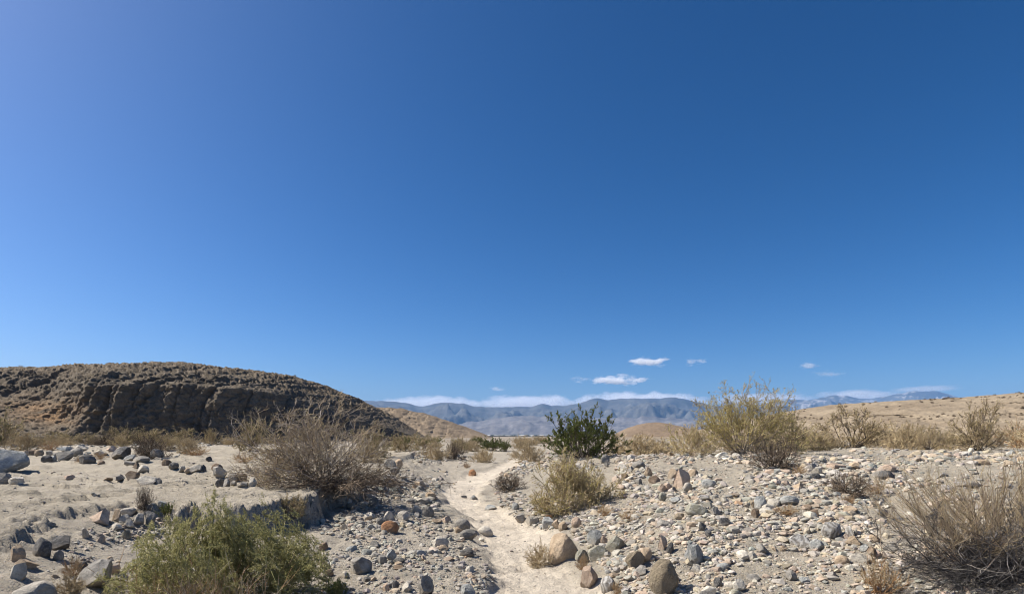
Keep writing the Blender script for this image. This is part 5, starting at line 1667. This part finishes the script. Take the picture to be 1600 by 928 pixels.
# ------------------------------------------------------------------ clouds over the mountains, beyond the haze
def mat_cloud(name, dens, scale, seed, thr, gain):
    m = bpy.data.materials.new(name)
    m.use_nodes = True
    nt = m.node_tree
    L = nt.links.new
    nt.nodes.remove(nt.nodes["Principled BSDF"])
    tc = nd(nt, "ShaderNodeTexCoord")
    v = nd(nt, "ShaderNodeVolumePrincipled")
    v.inputs["Color"].default_value = (0.985, 0.985, 0.99, 1)
    v.inputs["Anisotropy"].default_value = 0.2
    mp = nd(nt, "ShaderNodeMapping")
    mp.inputs["Location"].default_value = (seed, seed * 0.7, seed * 0.3)
    mp.inputs["Scale"].default_value = scale
    L(tc.outputs["Object"], mp.inputs[0])
    n = nd(nt, "ShaderNodeTexNoise", Scale=1.0, Detail=6.0, Roughness=0.62)
    L(mp.outputs[0], n.inputs["Vector"])
    # soft body: falls off from the middle of the unit ball
    ln = nd(nt, "ShaderNodeVectorMath", operation='LENGTH')
    L(tc.outputs["Object"], ln.inputs[0])
    a0 = nd(nt, "ShaderNodeMath", operation='MULTIPLY_ADD')
    L(n.outputs[0], a0.inputs[0])
    a0.inputs[1].default_value = gain
    a0.inputs[2].default_value = 0.55 - gain / 2
    a = nd(nt, "ShaderNodeMath", operation='SUBTRACT')
    L(a0.outputs[0], a.inputs[0])
    L(ln.outputs["Value"], a.inputs[1])
    mr = nd(nt, "ShaderNodeMapRange")
    mr.inputs[1].default_value = thr
    mr.inputs[2].default_value = thr + 0.4
    mr.inputs[4].default_value = dens
    L(a.outputs[0], mr.inputs[0])
    L(mr.outputs[0], v.inputs["Density"])
    L(v.outputs[0], nt.nodes["Material Output"].inputs["Volume"])
    m.cycles.volume_step_rate = 0.6 if hasattr(m, "cycles") and hasattr(m.cycles, "volume_step_rate") else 1
    return m


V2, F2 = icosphere(2)


def cloud(px0, px1, r0, r1, d, dens, seed, label, thr=0.02, depth=None, group=None, nx=2.2, gain=3.0):
    me = mesh_from("cloud", V2 * np.array([1, 1, 1]), F2)
    asp = (px1 - px0) / (r1 - r0)
    o = obj("cloud", me, mat_cloud("cloud", dens, (nx * min(asp / 4, 4), 1.6, 1.4), seed, thr, gain))
    w = (px1 - px0) / F_PX * d / 2
    h = (r1 - r0) / F_PX * d / 2
    o.scale = (w, depth or w * 0.6, h)
    o.location = (((px0 + px1) / 2 - 800) / F_PX * d, d, EYE + (HORIZON - (r0 + r1) / 2) / F_PX * d)
    tag(o, label, "cloud", group)
    return o


cloud(968, 1058, 553, 578, 30000, 0.006, 1.0, "bright white lens shaped cloud, highest in the sky", gain=2.2)
cloud(1060, 1112, 556, 575, 30500, 0.003, 2.7, "small pale cloud right of the bright lens shaped cloud", thr=0.06)
cloud(908, 1024, 582, 606, 30000, 0.006, 5.1, "long white cloud over the middle mountains", nx=2.6, gain=2.4)
cloud(885, 930, 584, 600, 31000, 0.002, 8.3, "thin pale cloud joining the long white cloud from the left", thr=0.06)
cloud(1244, 1288, 562, 581, 31000, 0.0025, 3.9, "small pale cloud high over the right mountains", thr=0.06)
cloud(752, 800, 602, 614, 32000, 0.0015, 6.6, "faint grey cloud streak over the left of the valley", thr=0.06)
cloud(1260, 1330, 575, 592, 32000, 0.0008, 9.4, "very faint cloud wisp over the right mountains", thr=0.08)
K = dict(depth=2500, nx=3.2, gain=1.2, thr=-0.1)
cloud(540, 800, 612, 650, 27000, 0.0016, 12.0, "cloud bank behind the dark bluff's end and left mountains", **K)
cloud(680, 980, 611, 650, 27600, 0.0020, 15.0, "cloud bank low over the mountains left of the green bush", **K)
cloud(840, 1160, 606, 646, 28200, 0.0020, 19.0, "cloud bank low over the mountains left of the tall olive bush", **K)
cloud(1060, 1320, 608, 640, 27400, 0.0012, 23.0, "cloud bank low over the mountains right of the tall olive bush", **K)
cloud(1240, 1440, 604, 632, 28000, 0.0012, 27.0, "cloud bank between the two right mountain peaks", **K)
cloud(1370, 1520, 600, 616, 27000, 0.0007, 33.0, "cloud cap over the highest right mountain", **K)

# ------------------------------------------------------------------ the air of the valley
zs = []
for o in bpy.data.objects:
    if o.type == 'MESH' and (o.name.startswith("mountains") or o.name == "ground"):
        buf = np.empty(len(o.data.vertices) * 3, dtype=np.float32)
        o.data.vertices.foreach_get("co", buf)
        zs += [float(buf[2::3].min()), float(buf[2::3].max())]
hb = np.array([(x, y, z) for x in (-24000, 24000) for y in (-21500, 22500) for z in (min(zs) - 1.5, max(zs) + 12)], float)
hf = np.array([(0, 1, 3, 2), (4, 6, 7, 5), (0, 4, 5, 1), (2, 3, 7, 6), (0, 2, 6, 4), (1, 5, 7, 3)])
mh = bpy.data.materials.new("haze")
mh.use_nodes = True
nt = mh.node_tree
nt.nodes.remove(nt.nodes["Principled BSDF"])
pv = nd(nt, "ShaderNodeVolumePrincipled")
pv.inputs["Color"].default_value = (0.28, 0.55, 1.0, 1)
pv.inputs["Density"].default_value = 3.0e-5
nt.links.new(pv.outputs[0], nt.nodes["Material Output"].inputs["Volume"])
haze = obj("haze", mesh_from("haze", hb, hf, smooth=False), mh)
kind(haze, "stuff", "thin blue haze of the valley air")
